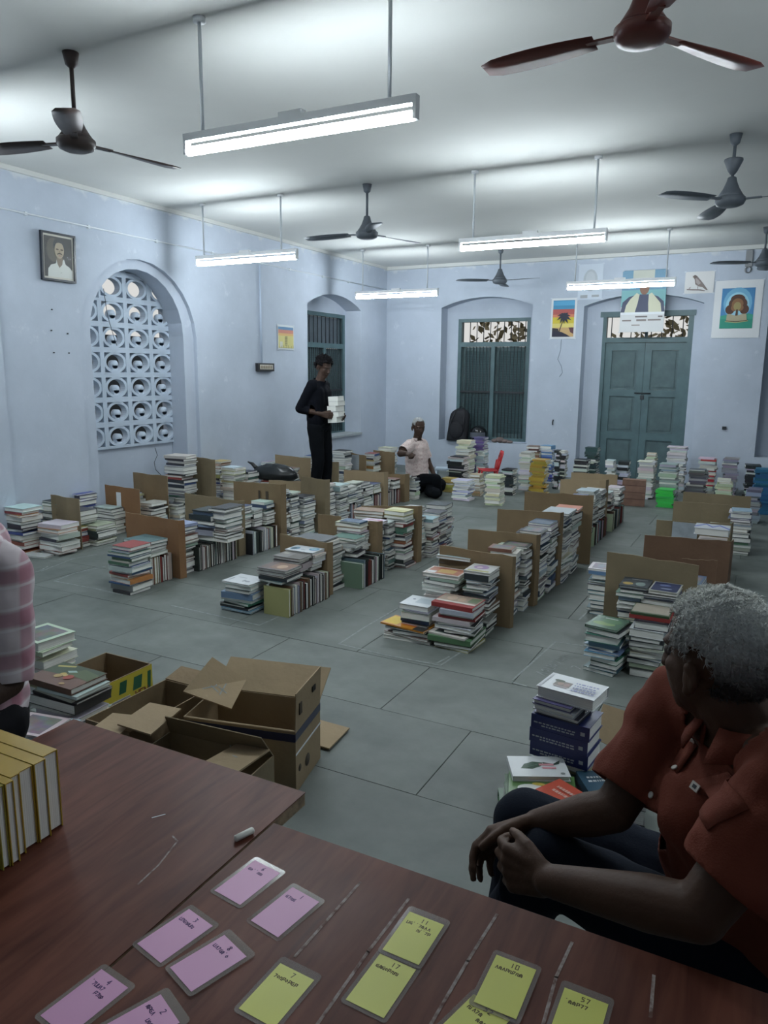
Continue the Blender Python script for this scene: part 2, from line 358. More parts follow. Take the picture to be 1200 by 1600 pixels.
# ------------------------------------------------------------------ windows and door of green painted timber
def green_window(name, M, w, h, split=.79, bars=9, glass=False, nshut=2):
    """local: x across 0..w, y depth (0 = room side), z 0..h"""
    root = empty(name); root.matrix_world = M; tag(root, kind='structure')
    f = MB(); t = .055
    f.box((0, 0, 0), (t, .09, h)); f.box((w-t, 0, 0), (w, .09, h)); f.box((t, 0, h-t), (w-t, .09, h)); f.box((t, 0, 0), (w-t, .09, t)); zt = h*split
    f.box((t, 0, zt-.035), (w-t, .09, zt+.035)); f.box((w/2-.03, .005, t), (w/2+.03, .085, zt-.035)); f.obj('window_frame', M_GREEN, root)
    b = MB()
    for i in range(bars*2+1):
        x = t+(w-2*t)*(i+.5)/(bars*2+1); z0, z1 = t, zt-.035
        m = MB().tube([(x, .02, z0), (x, .02, z1)], .006, 6); m.obj('window_bar', M_IRON, root)
        if i % 2 == 0: MB().tube([(x, .02, zt+.035), (x, .02, h-t)], .007, 6).obj('window_bar', M_IRON, root)
    MB().box((t, .012, zt*.5), (w-t, .026, zt*.5+.03)).obj('window_rail', M_IRON, root)
    for k in range(nshut):                                    # louvred shutter leaves behind the bars
        x0 = t+(w/2+.03-t)*k; x1 = x0+w/2-.03-t
        s = MB(); s.box((x0, .05, t), (x0+.05, .08, zt-.04)); s.box((x1-.05, .05, t), (x1, .08, zt-.04)); s.box((x0+.05, .05, t), (x1-.05, .08, t+.06)); s.box((x0+.05, .05, zt-.1), (x1-.05, .08, zt-.04)); s.box((x0+.05, .05, zt*.5-.03), (x1-.05, .08, zt*.5+.03))
        leaf = s.obj('shutter', M_GREEN2, root)
        n = 34
        for i in range(n):
            z = t+.06+(zt-.16-t)*(i+.5)/n
            MB().box((-(x1-x0-.1)/2, -.025, -.003), ((x1-x0-.1)/2, .025, .003)).obj('slat', M_GREEN2, leaf).matrix_local = T((x0+x1)/2, .066, z, rx=math.radians(-68))
    return root
w2 = green_window('window_2', T(-4.57, YF+.245, .455), 1.17, 1.89)
w3 = green_window('window_3', T(XL-.272, 9.02, .55, rz=math.radians(90)), 1.16, 1.81, split=.74)
w4 = green_window('window_4', T(0.0, YF+.245, .455), 1.10, 1.89)
# panes behind the transom of the side window
MB().box((.055, .06, 1.37), (1.105, .068, 1.75)).obj('pane', mat('dusty_pane', (.10, .13, .15), .3, var=.3, scale=5), w3)
def door():
    root = tag(empty('door_1', (-2.35, YF+.245, 0)), kind='structure')
    w, h, t, zt = 1.24, 2.385, .07, 1.96
    f = MB(); f.box((0, 0, 0), (t, .1, h)); f.box((w-t, 0, 0), (w, .1, h)); f.box((-.02, -.015, h-t), (w+.02, .1, h+.005)); f.box((t, 0, zt), (w-t, .1, zt+.07)); f.obj('door_frame', M_GREEN, root)
    for i in range(8):
        x = t+(w-2*t)*(i+.5)/8; MB().tube([(x, .03, zt+.07), (x, .03, h-t)], .007, 6).obj('window_bar', M_IRON, root)
    MB().box((w/2-.02, .04, zt+.07), (w/2+.02, .07, h-t)).obj('mullion', M_GREEN, root)
    for k in (0, 1):
        x0 = t+.002+k*(w/2-t); x1 = x0+w/2-t-.004
        s = MB(); st = .095
        s.box((x0, .03, .01), (x0+st, .07, zt-.003)); s.box((x1-st, .03, .01), (x1, .07, zt-.003))
        zs = [(.01, .16), (.58, .69), (1.20, 1.30), (1.85, zt-.003)]
        for a, b in zs: s.box((x0+st, .03, a), (x1-st, .07, b))
        leaf = s.obj('door_leaf', M_GREEN, root)
        for a, b in ((.16, .58), (.69, 1.20), (1.30, 1.85)):
            MB().box((x0+st+.001, .052, a+.001), (x1-st-.001, .066, b-.001)).obj('panel', M_GREEN2, leaf)
            q = MB(); i_ = .035; q.box((x0+st+i_, .042, a+i_), (x1-st-i_, .052, b-i_)); q.obj('panel_field', M_GREEN2, leaf)
    b = MB(); b.tube([(w/2-.10, .012, 1.25), (w/2+.12, .012, 1.25)], .008, 8); b.box((w/2-.02, .01, 1.16), (w/2+.03, .03, 1.22)); b.obj('bolt', M_IRON, root)
door()
# ================================================================== LIGHT FITTINGS
M_TUBE = mat('led_tube', (.86, .95, 1.0), .4, emit=TUBE)
def batten(x0, x1, y, z, r0, r1, label):
    root = tag(empty('tube_light', (x0, y, z)), label, 'light', 'tube lights hung from the ceiling')
    L = x1-x0
    b = MB(); b.box((0, -.019, .022), (L, .019, .056)); b.box((0, -.019, -.038), (.016, .019, .022)); b.box((L-.016, -.019, -.038), (L, .019, .022)); b.obj('batten', M_WHITEP, root)
    MB().tube([(.018, 0, -.022), (L-.018, 0, -.022)], .021, 14).obj('led_tube', M_TUBE, root)
    for r in (r0, r1):
        MB().tube([(r-x0, 0, .056), (r-x0, 0, CEIL-z-.001)], .0085, 8).obj('hanging_pipe', M_ROD, root)
        MB().lathe([(.03, CEIL-z-.022), (.03, CEIL-z-.001)], 12, M=T(r-x0, 0, 0)).obj('ceiling_cup', M_WHITEP, root)
    MB().box((L*.45, -.018, .056), (L*.55, .018, .076)).obj('cable_box', M_WHITEP, root)
    return root
batten(-2.66, -1.42, 3.0, 2.600, -2.55, -1.55, 'long bright white tube light nearest the camera, in the top middle')
batten(-5.34, -4.12, 6.12, 2.600, -5.24, -4.30, 'white tube light hanging beside the arched lattice window wall')
batten(-2.48, -1.27, 6.10, 2.570, -2.36, -1.37, 'white tube light in the middle of the ceiling, right of the small fan')
batten(-5.30, -4.06, 9.30, 2.545, -5.19, -4.22, 'far white tube light in the corner above the standing man')
batten(-2.40, -1.15, 9.38, 2.560, -2.30, -1.26, 'far white tube light in front of the poster above the green door')
batten(-5.34, -4.12, 3.0, 2.600, -5.24, -4.30, 'white tube light at the left, outside the frame')
batten(.50, 1.72, 3.0, 2.600, .60, 1.6, 'white tube light over the right part of the room, outside the frame')
# ================================================================== FANS
def fan(x, y, z, ang, mb_, label, canopy=False, big=False):
    root = tag(empty('ceiling_fan', (x, y, z), math.radians(ang)), label, 'fan', 'ceiling fans')
    MB().lathe([(.02, -.046), (.060, -.044), (.088, -.032), (.099, -.010), (.099, .012), (.092, .018)], 28).obj('motor_housing', mb_, root)
    MB().lathe([(.090, .018), (.074, .040), (.052, .075), (.034, .120), (.028, .145), (.020, .150)], 24).obj('motor_cover', mb_, root)
    H_ = CEIL-z
    MB().tube([(0, 0, .14), (0, 0, H_-.03)], .011, 10).obj('down_rod', mb_, root)
    MB().lathe([(.012, H_-.075), (.030, H_-.06), (.042, H_-.001)], 16).obj('ceiling_canopy', mb_, root)
    if canopy: MB().lathe([(.016, .165), (.030, .185), (.062, .255), (.060, .265)], 20).obj('rod_canopy', mb_, root)
    n = 9; vs = []; fs = []
    for i in range(n+1):
        t = i/n; r = .17+.44*t; w = .040+.026*math.sin(t*2.4); tw = math.radians(13-7*t); dz = -.004-.012*t
        if i == n: w *= .70
        for s_, th in ((-1, 0), (1, 0)):
            yy = s_*w; vs.append((r, yy*math.cos(tw), dz+yy*math.sin(tw)))
    fs = [(2*i, 2*i+1, 2*i+3, 2*i+2) for i in range(n)]
    bl = MB().add(vs, fs, smooth=True).mesh('fan_blade', mb_)
    ar = MB(); ar.box((.10, -.018, -.006), (.20, .018, .002)); arm = ar.mesh('blade_arm', mb_)
    for k in range(3):
        o = newobj('fan_blade', bl, root); o.rotation_euler.z = 2*math.pi*k/3
        sd = o.modifiers.new('s', 'SOLIDIFY'); sd.thickness = .003
        a = newobj('blade_arm', arm, o)
    return root
fan(-3.42, 3.01, 2.715, 75, M_FANB, 'dark brown ceiling fan at the left, above the framed portrait', big=True)
fan(-.55, 3.02, 2.74, 55, M_FANR, 'maroon ceiling fan cut off by the top edge of the photo')
fan(-3.38, 6.13, 2.735, 66, M_FANG, 'small dark ceiling fan in the middle of the ceiling')
fan(-3.45, 9.95, 2.735, 102, M_FANG, 'farthest grey ceiling fan, above the shuttered window')
fan(-.42, 5.97, 2.725, 351, M_FANG, 'dark ceiling fan at the right with an hourglass cover on its rod', canopy=True)
fan(-.28, 9.75, 2.77, 332, M_FANG, 'dark ceiling fan at the right edge above the tree painting')
# ================================================================== WALL THINGS
def polys(name, layers, parent=None, M=None, step=.0007, th=.0004):
    """flat printed picture: layers of coloured 2D polygons, x right, z up, facing -y"""
    mb = MB(); mats = []; idx = {}
    for i, (c, p) in enumerate(layers):
        key = tuple(c)
        if key not in idx:
            idx[key] = len(mats); mats.append(mat('ink_%d_%d_%d' % tuple(int(v*255) for v in c), c, .65))
        n = len(p); y = -step*(i+1)
        mb.add([(q[0], y, q[1]) for q in p], [tuple(range(n))], idx[key])
    o = mb.obj(name, mats, parent); mb.fix(o)
    # make every face look to -y
    me = o.data
    bm = bmesh.new(); bm.from_mesh(me); bm.normal_update()
    for f in bm.faces:
        if f.normal.y > 0: f.normal_flip()
    bm.to_mesh(me); bm.free()
    if M: o.matrix_local = M
    return o
def rect(x0, z0, x1, z1): return [(x0, z0), (x1, z0), (x1, z1), (x0, z1)]
def ell(cx, cz, rx, rz, n=18, a0=0, a1=360): return [(cx+rx*math.cos(math.radians(a0+(a1-a0)*i/n)), cz+rz*math.sin(math.radians(a0+(a1-a0)*i/n))) for i in range(n + (0 if a1-a0 == 360 else 1))]
def stroke(pts, w):
    """thin polygons along a line"""
    out = []
    for p, q in zip(pts, pts[1:]):
        dx, dz = q[0]-p[0], q[1]-p[1]; L = math.hypot(dx, dz) or 1; nx, nz = -dz/L*w/2, dx/L*w/2; ex, ez = dx/L*w*.3, dz/L*w*.3
        out.append([(p[0]+nx-ex, p[1]+nz-ez), (q[0]+nx+ex, q[1]+nz+ez), (q[0]-nx+ex, q[1]-nz+ez), (p[0]-nx-ex, p[1]-nz-ez)])
    return out
LW = lambda y, z, off=.004: T(XL+off, y, z, rz=math.radians(90))     # on the left wall: local x -> +y, local -y -> +x
FW = lambda x, z, off=.004: T(x, YF-off, z)
# framed portrait (local origin lower left)
root = tag(empty('framed_portrait'), 'framed portrait of a man with a dark moustache and white shirt on the left wall', 'picture'); root.matrix_world = LW(4.56, 2.285, .0) @ T(0, -.004, 0, rx=math.radians(3))
pw, ph = .355, .405
f = MB(); f.box((0, -.025, 0), (.018, 0, ph)); f.box((pw-.018, -.025, 0), (pw, 0, ph)); f.box((.018, -.025, 0), (pw-.018, 0, .018)); f.box((.018, -.025, ph-.018), (pw-.018, 0, ph)); f.obj('frame', mat('black_frame', (.015, .02, .03), .3), root)
MB().box((.018, -.012, .018), (pw-.018, -.004, ph-.018)).obj('mount', mat('mount_cream', (.55, .53, .45), .5), root)
c = pw/2+.01
Lr = [((.045, .042, .038), rect(.034, .034, pw-.034, ph-.034)), ((.11, .10, .075), ell(c-.06, .26, .07, .10)),
      ((.60, .62, .58), [(.065, .034), (.07, .10), (.10, .135), (.15, .15), (.16, .19), (c, .14), (.235, .195), (.25, .15), (.29, .13), (pw-.034, .10), (pw-.034, .034)]),
      ((.22, .17, .12), [(.155, .20), (.225, .20), (.215, .145), (.185, .115), (.165, .145)]),
      ((.04, .045, .05), ell(c, .300, .062, .062)), ((.40, .33, .23), ell(c, .262, .049, .070)),
      ((.05, .05, .05), [(c-.055, .30), (c-.04, .345), (c, .358), (c+.045, .345), (c+.058, .295), (c+.035, .318), (c, .325), (c-.036, .318)]),
      ((.12, .09, .07), ell(c-.022, .268, .015, .007)), ((.12, .09, .07), ell(c+.024, .268, .015, .007)), ((.30, .23, .16), [(c-.006, .262), (c+.006, .262), (c+.010, .240), (c-.010, .240)]),
      ((.04, .035, .03), [(c-.028, .222), (c-.02, .236), (c, .240), (c+.02, .236), (c+.030, .222), (c+.012, .230), (c-.010, .230)]), ((.35, .18, .15), ell(c, .216, .014, .004)), ((.1, .1, .1), ell(c+.01, .075, .003, .004))]
polys('portrait', Lr, root, T(0, -.0122, 0))
MB().box((.018, -.019, .018), (pw-.018, -.0175, ph-.018)).obj('glass', mat('clear_glass', (.9, .95, 1), .05, alpha=.03, spec=.2), root)
# sunset painting with palm, far wall
def picture(name, label, cat, x, z, w, h, border, layers, Mx, bcol=(.70, .72, .74)):
    root = tag(empty(name), label, cat); root.matrix_world = Mx
    sh = MB(); nx, nz = 8, 10; vs = []; fs = []
    rr = random.Random(name)
    for j in range(nz+1):
        for i in range(nx+1): vs.append((w*i/nx, -.004-rr.random()*.003, h*j/nz))
    for j in range(nz):
        for i in range(nx): k = j*(nx+1)+i; fs.append((k, k+1, k+nx+2, k+nx+1))
    sh.add(vs, fs, smooth=True); so = sh.obj('paper_sheet', mat('poster_paper_%s' % name, bcol, .5), root)
    if layers: polys('print', layers, root, T(0, -.0085, 0))
    for cx, cz in ((0, 0), (w, 0), (0, h), (w, h)):
        MB().box((cx-.014, -.0095, cz-.008), (cx+.014, -.0075, cz+.008)).obj('tape', mat('clear_tape', (.62, .67, .74), .25), root)
    return root
def palm_layers(w, h, sx=1):
    b = .03
    L = [((.06, .25, .42), rect(b, h*.72, w-b, h-b)), ((.10, .36, .58), rect(b, h*.82, w-b, h*.93)), ((.42, .10, .09), rect(b, h*.53, w-b, h*.73)), ((.62, .22, .12), rect(b, h*.53, w-b, h*.60)),
         ((.62, .50, .05), rect(b, h*.28, w-b, h*.53)), ((.70, .60, .18), rect(b, h*.28, w-b, h*.38)), ((.55, .36, .16), rect(b, b, w-b, h*.28)), ((.10, .04, .05), [(w*.72, h*.28), (w-b, h*.28), (w-b, h*.12), (w*.80, h*.16)]),
         ((.02, .02, .04), [(b, b), (w*.80, b), (w*.62, h*.12), (w*.45, h*.17), (b, h*.22)]), ((.03, .025, .03), [(b, h*.20), (b, h*.27), (w*.32, h*.25), (w*.34, h*.17)]),
         ((.05, .04, .04), [(w*.33, h*.17), (w*.50, h*.50), (w*.53, h*.50), (w*.37, h*.16)])]
    cx, cz = w*.53, h*.53
    for a, l in ((20, .25), (55, .24), (85, .20), (125, .22), (160, .27), (195, .26), (235, .24), (275, .2), (310, .25), (345, .28)):
        a = math.radians(a); dx, dz = math.cos(a), math.sin(a); px_, pz_ = -dz, dx
        L.append(((.025, .03, .05), [(cx-px_*.012, cz-pz_*.012), (cx+dx*l*w*.6-px_*.02, cz+dz*l*w*.6-pz_*.02+.01), (cx+dx*l*w*1.1, cz+dz*l*w*1.1-.015), (cx+dx*l*w*.6+px_*.012, cz+dz*l*w*.6+pz_*.012+.01), (cx+px_*.012, cz+pz_*.012)]))
    L.append(((.025, .03, .05), ell(cx, cz, .035, .03)))
    return L
picture('sunset_painting', 'sunset painting with a black palm tree, taped left of the green door', 'painting', 0, 0, .37, .57, .03, palm_layers(.37, .57), FW(-3.03, 2.01))
# tree over an open book
w, h = .57, .73
L = [((.07, .25, .50), rect(.09, .12, w-.09, h-.10)), ((.18, .45, .66), ell(w/2, h*.60, .17, .20)), ((.35, .65, .78), ell(w/2, h*.56, .14, .17)), ((.03, .28, .20), rect(.09, .12, w-.09, .28)), ((.05, .34, .24), [(.09, .28), (.18, .30), (.30, .27), (.42, .31), (w-.09, .29), (w-.09, .24), (.09, .24)])]
for cx, cz, rx, rz in ((.20, .36, .055, .06), (.37, .36, .055, .06), (.24, .43, .06, .07), (.34, .43, .06, .07), (.285, .49, .085, .06)): L.append(((.10, .045, .03), ell(cx, cz, rx, rz)))
for cx, cz, rx, rz in ((.285, .43, .07, .07), (.25, .38, .04, .04), (.32, .38, .04, .04)): L.append(((.26, .13, .06), ell(cx, cz, rx, rz)))
L += [((.34, .28, .12), ell(.285, .40, .045, .055)), ((.09, .05, .03), [(.265, .24), (.30, .24), (.295, .36), (.275, .36)]), ((.50, .52, .25), [(.16, .215), (.285, .205), (.42, .22), (.43, .21), (.285, .19), (.15, .205)]),
      ((.42, .38, .26), [(.17, .30), (.20, .305), (.28, .28), (.37, .305), (.40, .30), (.41, .225), (.285, .21), (.165, .222)]), ((.12, .07, .05), [(.16, .222), (.285, .208), (.415, .225), (.415, .216), (.285, .198), (.16, .213)])]
picture('tree_painting', 'painting of a brown tree growing from an open book, wide white border', 'painting', 0, 0, w, h, .1, L, FW(-.86, 2.00))
# bird drawing
w, h = .36, .28
L = [((.20, .16, .15), [(.03, .06), (.12, .055), (.20, .05), (.26, .035), (.25, .025), (.18, .038), (.10, .042), (.03, .048)]), ((.22, .18, .17), [(.09, .22), (.12, .24), (.15, .22), (.20, .16), (.24, .11), (.29, .04), (.27, .04), (.22, .08), (.17, .09), (.13, .12), (.12, .18)]), ((.38, .33, .32), [(.13, .20), (.16, .18), (.20, .13), (.17, .11), (.14, .14)]), ((.15, .12, .11), ell(.125, .215, .02, .018)), ((.3, .2, .12), [(.11, .215), (.09, .205), (.11, .205)]), ((.2, .17, .16), [(.16, .09), (.165, .05), (.17, .05), (.168, .09)]), ((.35, .3, .3), [(.05, .07), (.08, .09), (.07, .06)])]
picture('bird_drawing', 'pencil drawing of a perched bird, above the right of the green door', 'drawing', 0, 0, w, h, .01, L, FW(-1.24, 2.58), (.66, .66, .66))
# faded sheet behind the far tube light
w, h = .34, .48
L = [((.42, .46, .50), ell(w/2, .26, .10, .15)), ((.50, .54, .58), ell(w/2, .28, .065, .10)), ((.36, .38, .40), rect(.04, .02, .14, .06)), ((.36, .38, .40), rect(.20, .03, .30, .06))]
picture('faded_sheet', 'faded white sheet with a grey oval drawing, left of the large poster', 'poster', 0, 0, w, h, .01, L, FW(-2.66, 2.55), (.56, .62, .70))
# large poster of a man in a white shawl (hangs over the door head)
w, h = .58, .82
L = [((.16, .30, .42), rect(0, .34, w, h)), ((.50, .52, .46), rect(.14, .66, .42, h)), ((.20, .42, .44), rect(0, .34, w, .56)), ((.07, .08, .13), [(0, .26), (.02, .40), (.10, .47), (.20, .50), (.38, .50), (.48, .47), (.56, .40), (w, .26)]),
     ((.58, .58, .44), [(.05, .26), (.07, .36), (.12, .44), (.20, .52), (.24, .50), (.22, .38), (.19, .26)]), ((.58, .58, .44), [(.54, .26), (.52, .38), (.47, .44), (.40, .52), (.36, .50), (.36, .38), (.37, .26)]),
     ((.24, .13, .09), ell(.30, .58, .062, .085)), ((.5, .5, .46), ell(.30, .665, .055, .03)), ((.60, .61, .62), rect(0, 0, w, .26)), ((.70, .73, .76), rect(0, .235, w, .265)),
     ((.16, .14, .14), rect(.20, .195, .36, .215)), ((.16, .14, .14), rect(.50, .195, .56, .213)), ((.22, .19, .18), rect(.03, .145, .15, .165)), ((.22, .19, .18), rect(.22, .145, .35, .17)), ((.22, .19, .18), rect(.37, .15, .54, .17)), ((.3, .27, .25), rect(.16, .085, .27, .10))]
picture('shawl_poster', 'large poster of a man in a pale shawl, hanging over the green door', 'poster', 0, 0, w, h, .01, L, T(-2.045, YF-.030, 2.09))
# small sunset poster on the left wall
w, h = .36, .31
L = [((.66, .70, .72), rect(0, 0, w, h)), ((.10, .22, .38), rect(.012, .25, w-.012, .285)), ((.55, .22, .16), rect(.012, .20, w-.012, .25)), ((.66, .42, .16), rect(.012, .17, w-.012, .205)), ((.62, .56, .22), rect(.012, .02, w-.012, .175)), ((.6, .6, .5), rect(.04, .03, .10, .10))]
for i in range(6): L.append(((.16, .14, .08), rect(.15, .055+.02*i, .205, .064+.02*i)))
for i in range(9): L.append(((.12, .13, .08), rect(.03+.036*i, .02, .036+.036*i, .035+.012*(i*7 % 3))))
picture('striped_poster', 'small yellow and orange poster with dark lines, right of the switch pipe', 'poster', 0, 0, w, h, .01, L, LW(8.02, 1.79, .0) @ T(0, 0, 0))
# switch board, pipes and wiring of the left wall
root = tag(empty('switch_board'), 'small black-framed switch board at the foot of the wall pipe', 'switch'); root.matrix_world = LW(7.555, 1.515, 0)
MB().box((0, -.045, 0), (.33, 0, .098)).obj('case', mat('black_wood', (.02, .02, .022), .5), root)
MB().box((.03, -.050, .022), (.295, -.0452, .08)).obj('plate', mat('cream_plate', (.50, .46, .40), .5), root)
for i in range(5): MB().box((.05+.048*i, -.058, .034), (.075+.048*i, -.0502, .068)).obj('switch', mat('tan_switch', (.30, .26, .20), .4), root)
o = MB().tube([(XL+.018, 7.66, 1.614), (XL+.018, 7.66, 2.778)], .011, 8).obj('vertical_pipe', mat('painted_pipe', (.50, .58, .70), .6)); tag(o, 'thin painted pipe running down the left wall to the switch board', 'pipe')
wire = empty('wall_conduit', (XL, 4, 2.8)); tag(wire, 'thin cable conduit clipped along the top of the left wall', 'pipe')
MB().tube([(.072, -6.9, 0.0), (.072, .09, 0.0), (.022, .13, 0), (.022, 6.95, 0)], .007, 8).obj('conduit', M_ROD, wire)
for y in (3.2, 4.45, 5.1, 5.95, 6.8, 7.5, 8.3, 9.1, 9.8):
    xx = .06 if y < 4.1 else .001
    MB().box((xx, y-4-.012, -.014), (xx+.025, y-4+.012, .014)).obj('clip', M_ROD, wire)
MB().tube([(XL+.02, 6.0+.0, .0), (XL+.02, 6.0, .01)], .001, 4)
wr = [(XL-.17, 5.98, .70), (XL-.15, 5.99, .62), (XL-.14, 5.93, .55), (XL-.15, 5.95, .47), (XL-.14, 6.02, .40)]
tag(MB().tube(wr, .003, 5).obj('loose_wire', M_IRON), 'loose dark wire curling below the lattice window', 'wire')
tag(MB().tube([(XL-.20, 5.43, 2.30), (XL-.19, 5.45, 2.05), (XL-.20, 5.50, 1.92), (XL-.19, 5.53, 1.80), (XL-.2, 5.56, 1.76)], .003, 5).obj('loose_wire', M_IRON), 'loose dark wire hanging in the top of the lattice window', 'wire')
for i, (y, z) in enumerate(((4.65, 2.04), (4.63, 1.86), (4.80, 1.84), (4.64, 1.67), (4.80, 1.67))):
    tag(MB().tube([(XL, y, z), (XL+.012, y, z)], .006, 6).obj('wall_nail', M_IRON), 'dark nail plug below the framed portrait, %s' % ['the topmost single one', 'middle left one', 'middle right one', 'lower left one', 'lower right one'][i], 'nail', 'nails under the portrait')
tag(MB().tube([(-2.92, YF-.004, .84), (-2.925, YF-.02, .80), (-2.92, YF-.02, .765)], .010, 6).obj('wall_hook', M_IRON), 'small black hook on the far wall left of the green door', 'hook')
tag(MB().box((-.62, YF-.03, .80), (-.57, YF-.002, .84)).obj('wall_plug', M_IRON), 'small dark plug on the far wall under the tree painting', 'hook')
root = tag(empty('wall_bracket', (-.49, YF, 2.95)), 'grey steel bracket with a ring under the ceiling, above the tree painting', 'bracket')
MB().box((-.04, -.03, -.06), (.04, -.002, .14)).obj('plate', M_METAL, root); MB().tube([(.0+.035*math.cos(a*.524), -.02, -.10+.035*math.sin(a*.524)) for a in range(13)], .008, 6).obj('ring', M_METAL, root)
tag(MB().tube([(-2.86, YF-.004, 2.0), (-2.865, YF-.004, 1.85), (-2.90, YF-.004, 1.72), (-2.84, YF-.004, 1.62), (-2.82, YF-.004, 1.53), (-2.86, YF-.004, 1.47)], .0035, 5).obj('string', mat('grey_string', (.22, .26, .32), .8)), 'grey string dangling below the sunset painting', 'string')
# ================================================================== THINGS ON THE SILL
def backpack():
    root = tag(empty('backpack', (-4.46, YF+.04, .45), math.radians(8)), 'black backpack leaning in the left corner of the window recess', 'bag')
    mb = MB(); rows = 12; n = 20
    for j in range(rows+1):
        t = j/rows; z = .005+.50*t; w = .17*(1-.10*t)*(1 if t < .75 else math.sqrt(max(.05, 1-((t-.75)/.27)**2))); d = .105*(1-.3*t)*(1 if t < .8 else math.sqrt(max(.1, 1-((t-.8)/.22)**2)))
        for k in range(n):
            a = 2*math.pi*k/n; ca, sa = math.cos(a), math.sin(a)
            r = (abs(ca)**3+abs(sa)**3)**(-1/3)
            mb.v.append((ca*r*w+.05*t, sa*r*d, z))
    for j in range(rows):
        for k in range(n): mb.f.append((j*n+k, j*n+(k+1) % n, (j+1)*n+(k+1) % n, (j+1)*n+k))
    mb.f += [tuple(reversed(range(n))), tuple(range(rows*n, (rows+1)*n))]; mb.m = [0]*len(mb.f); mb.c = [(1, 1, 1)]*len(mb.f); mb.sm = [True]*len(mb.f)
    mb.obj('bag_body', M_BLACK, root)
    p = MB(); p.ball((.0, -.10, .17), (.12, .045, .14)); p.obj('front_pocket', M_BLACK, root)
    for s in (-1, 1): MB().tube([(.05+s*.05, .02, .50), (.05+s*.07, -.06, .46), (.03+s*.10, -.115, .33), (s*.12, -.10, .15)], .010, 6).obj('strap', mat('black_webbing', (.02, .02, .025), .5), root)
    MB().tube([(.02, 0, .49), (.03, 0, .53), (.08, 0, .53), (.09, 0, .49)], .008, 6).obj('handle', M_BLACK, root)
backpack()
root = tag(empty('motorcycle_helmet', (-4.10, YF+.03, .452)), 'glossy black motorcycle helmet beside the backpack on the sill', 'helmet')
hm = mat('gloss_black', (.012, .013, .015), .12)
MB().lathe([(.085, 0), (.115, .03), (.135, .09), (.132, .15), (.11, .20), (.07, .235), (.02, .25)], 28).obj('shell', hm, root)
vz = MB()
for i in range(13):
    a = math.radians(200+140*i/12)
    for z, r in ((.07, .139), (.15, .136)): vz.v.append((r*math.cos(a), r*math.sin(a), z))
vz.f = [(2*i, 2*i+2, 2*i+3, 2*i+1) for i in range(12)]; vz.m = [0]*12; vz.c = [(1, 1, 1)]*12; vz.sm = [True]*12
vz.obj('visor', mat('smoked_visor', (.10, .11, .13), .08), root)
root = tag(empty('cloth_bundle', (-3.72, YF+.04, .452)), 'small crumpled brown and grey cloth on the right of the window sill', 'cloth')
cm = mat('cloth_brown', (.22, .17, .16), .9, var=.4, scale=18)
for i, (x, z, r) in enumerate(((-.11, .03, .045), (-.03, .045, .055), (.05, .03, .045), (.13, .022, .04))): MB().ball((x, 0, z), (r*1.3, r, z)).obj('fold', cm, root)
# ================================================================== CHAIR, STOOL, BAG
def red_chair(M, label, hide=False):
    root = tag(empty('plastic_chair'), label, 'chair'); root.matrix_world = M
    s = MB(); n = 8; vs = []; fs = []
    for j in range(n+1):
        for i in range(n+1):
            u, v = i/n-.5, j/n-.5; k = 1-.12*(abs(v)*2)**3
            vs.append((u*.40*k, v*.38, .42-.022*math.cos(u*3)*math.cos(v*3)+(.02 if j == 0 else 0)))
    for j in range(n):
        for i in range(n): q = j*(n+1)+i; fs.append((q, q+1, q+n+2, q+n+1))
    s.add(vs, fs, smooth=True); o = s.obj('seat', M_RED, root); o.modifiers.new('s', 'SOLIDIFY').thickness = .014
    b = MB(); vs = []; fs = []; m_, k_ = 10, 8
    for j in range(k_+1):
        for i in range(m_+1):
            u = i/m_-.5; t = j/k_; w = .38*(1-.10*t) * (1 if t < .8 else math.sqrt(max(.2, 1-((t-.8)/.25)**2)))
            vs.append((u*w, .19+.10*t-.06*math.cos(u*2.6), .44+.36*t))
    for j in range(k_):
        for i in range(m_):
            if j == 5 and 3 <= i <= 6: continue
            q = j*(m_+1)+i; fs.append((q, q+1, q+m_+2, q+m_+1))
    b.add(vs, fs, smooth=True); o = b.obj('backrest', M_RED, root); o.modifiers.new('s', 'SOLIDIFY').thickness = .012
    for sx, sy in ((-1, -1), (1, -1), (-1, 1), (1, 1)):
        MB().tube([(sx*.165, sy*.15, .41), (sx*.195, sy*.19, .0)], [.022, .015], 8).obj('leg', M_RED, root)
        if sy == 1: MB().tube([(sx*.165, .16, .42), (sx*.175, .19, .60)], .016, 8).obj('upright', M_RED, root)
    return root
red_chair(T(-3.27, 9.25, 0, rz=math.radians(-62)) @ Matrix.Scale(.66, 4), 'small red plastic chair among book stacks under the shuttered window')
root = tag(empty('plastic_stool', (-4.02, 9.55, 0), .3), 'pale grey plastic stool by the far wall behind the kneeling man', 'stool'); sm_ = mat('grey_plastic', (.42, .50, .58), .5)
MB().box((-.12, -.11, .19), (.12, .11, .215)).obj('seat', sm_, root)
for sx in (-1, 1):
    for sy in (-1, 1): MB().tube([(sx*.10, sy*.09, .19), (sx*.125, sy*.115, 0)], .018, 8).obj('leg', sm_, root)
MB().box((-.115, -.008, .06), (.115, .008, .085)).obj('stretcher', sm_, root)
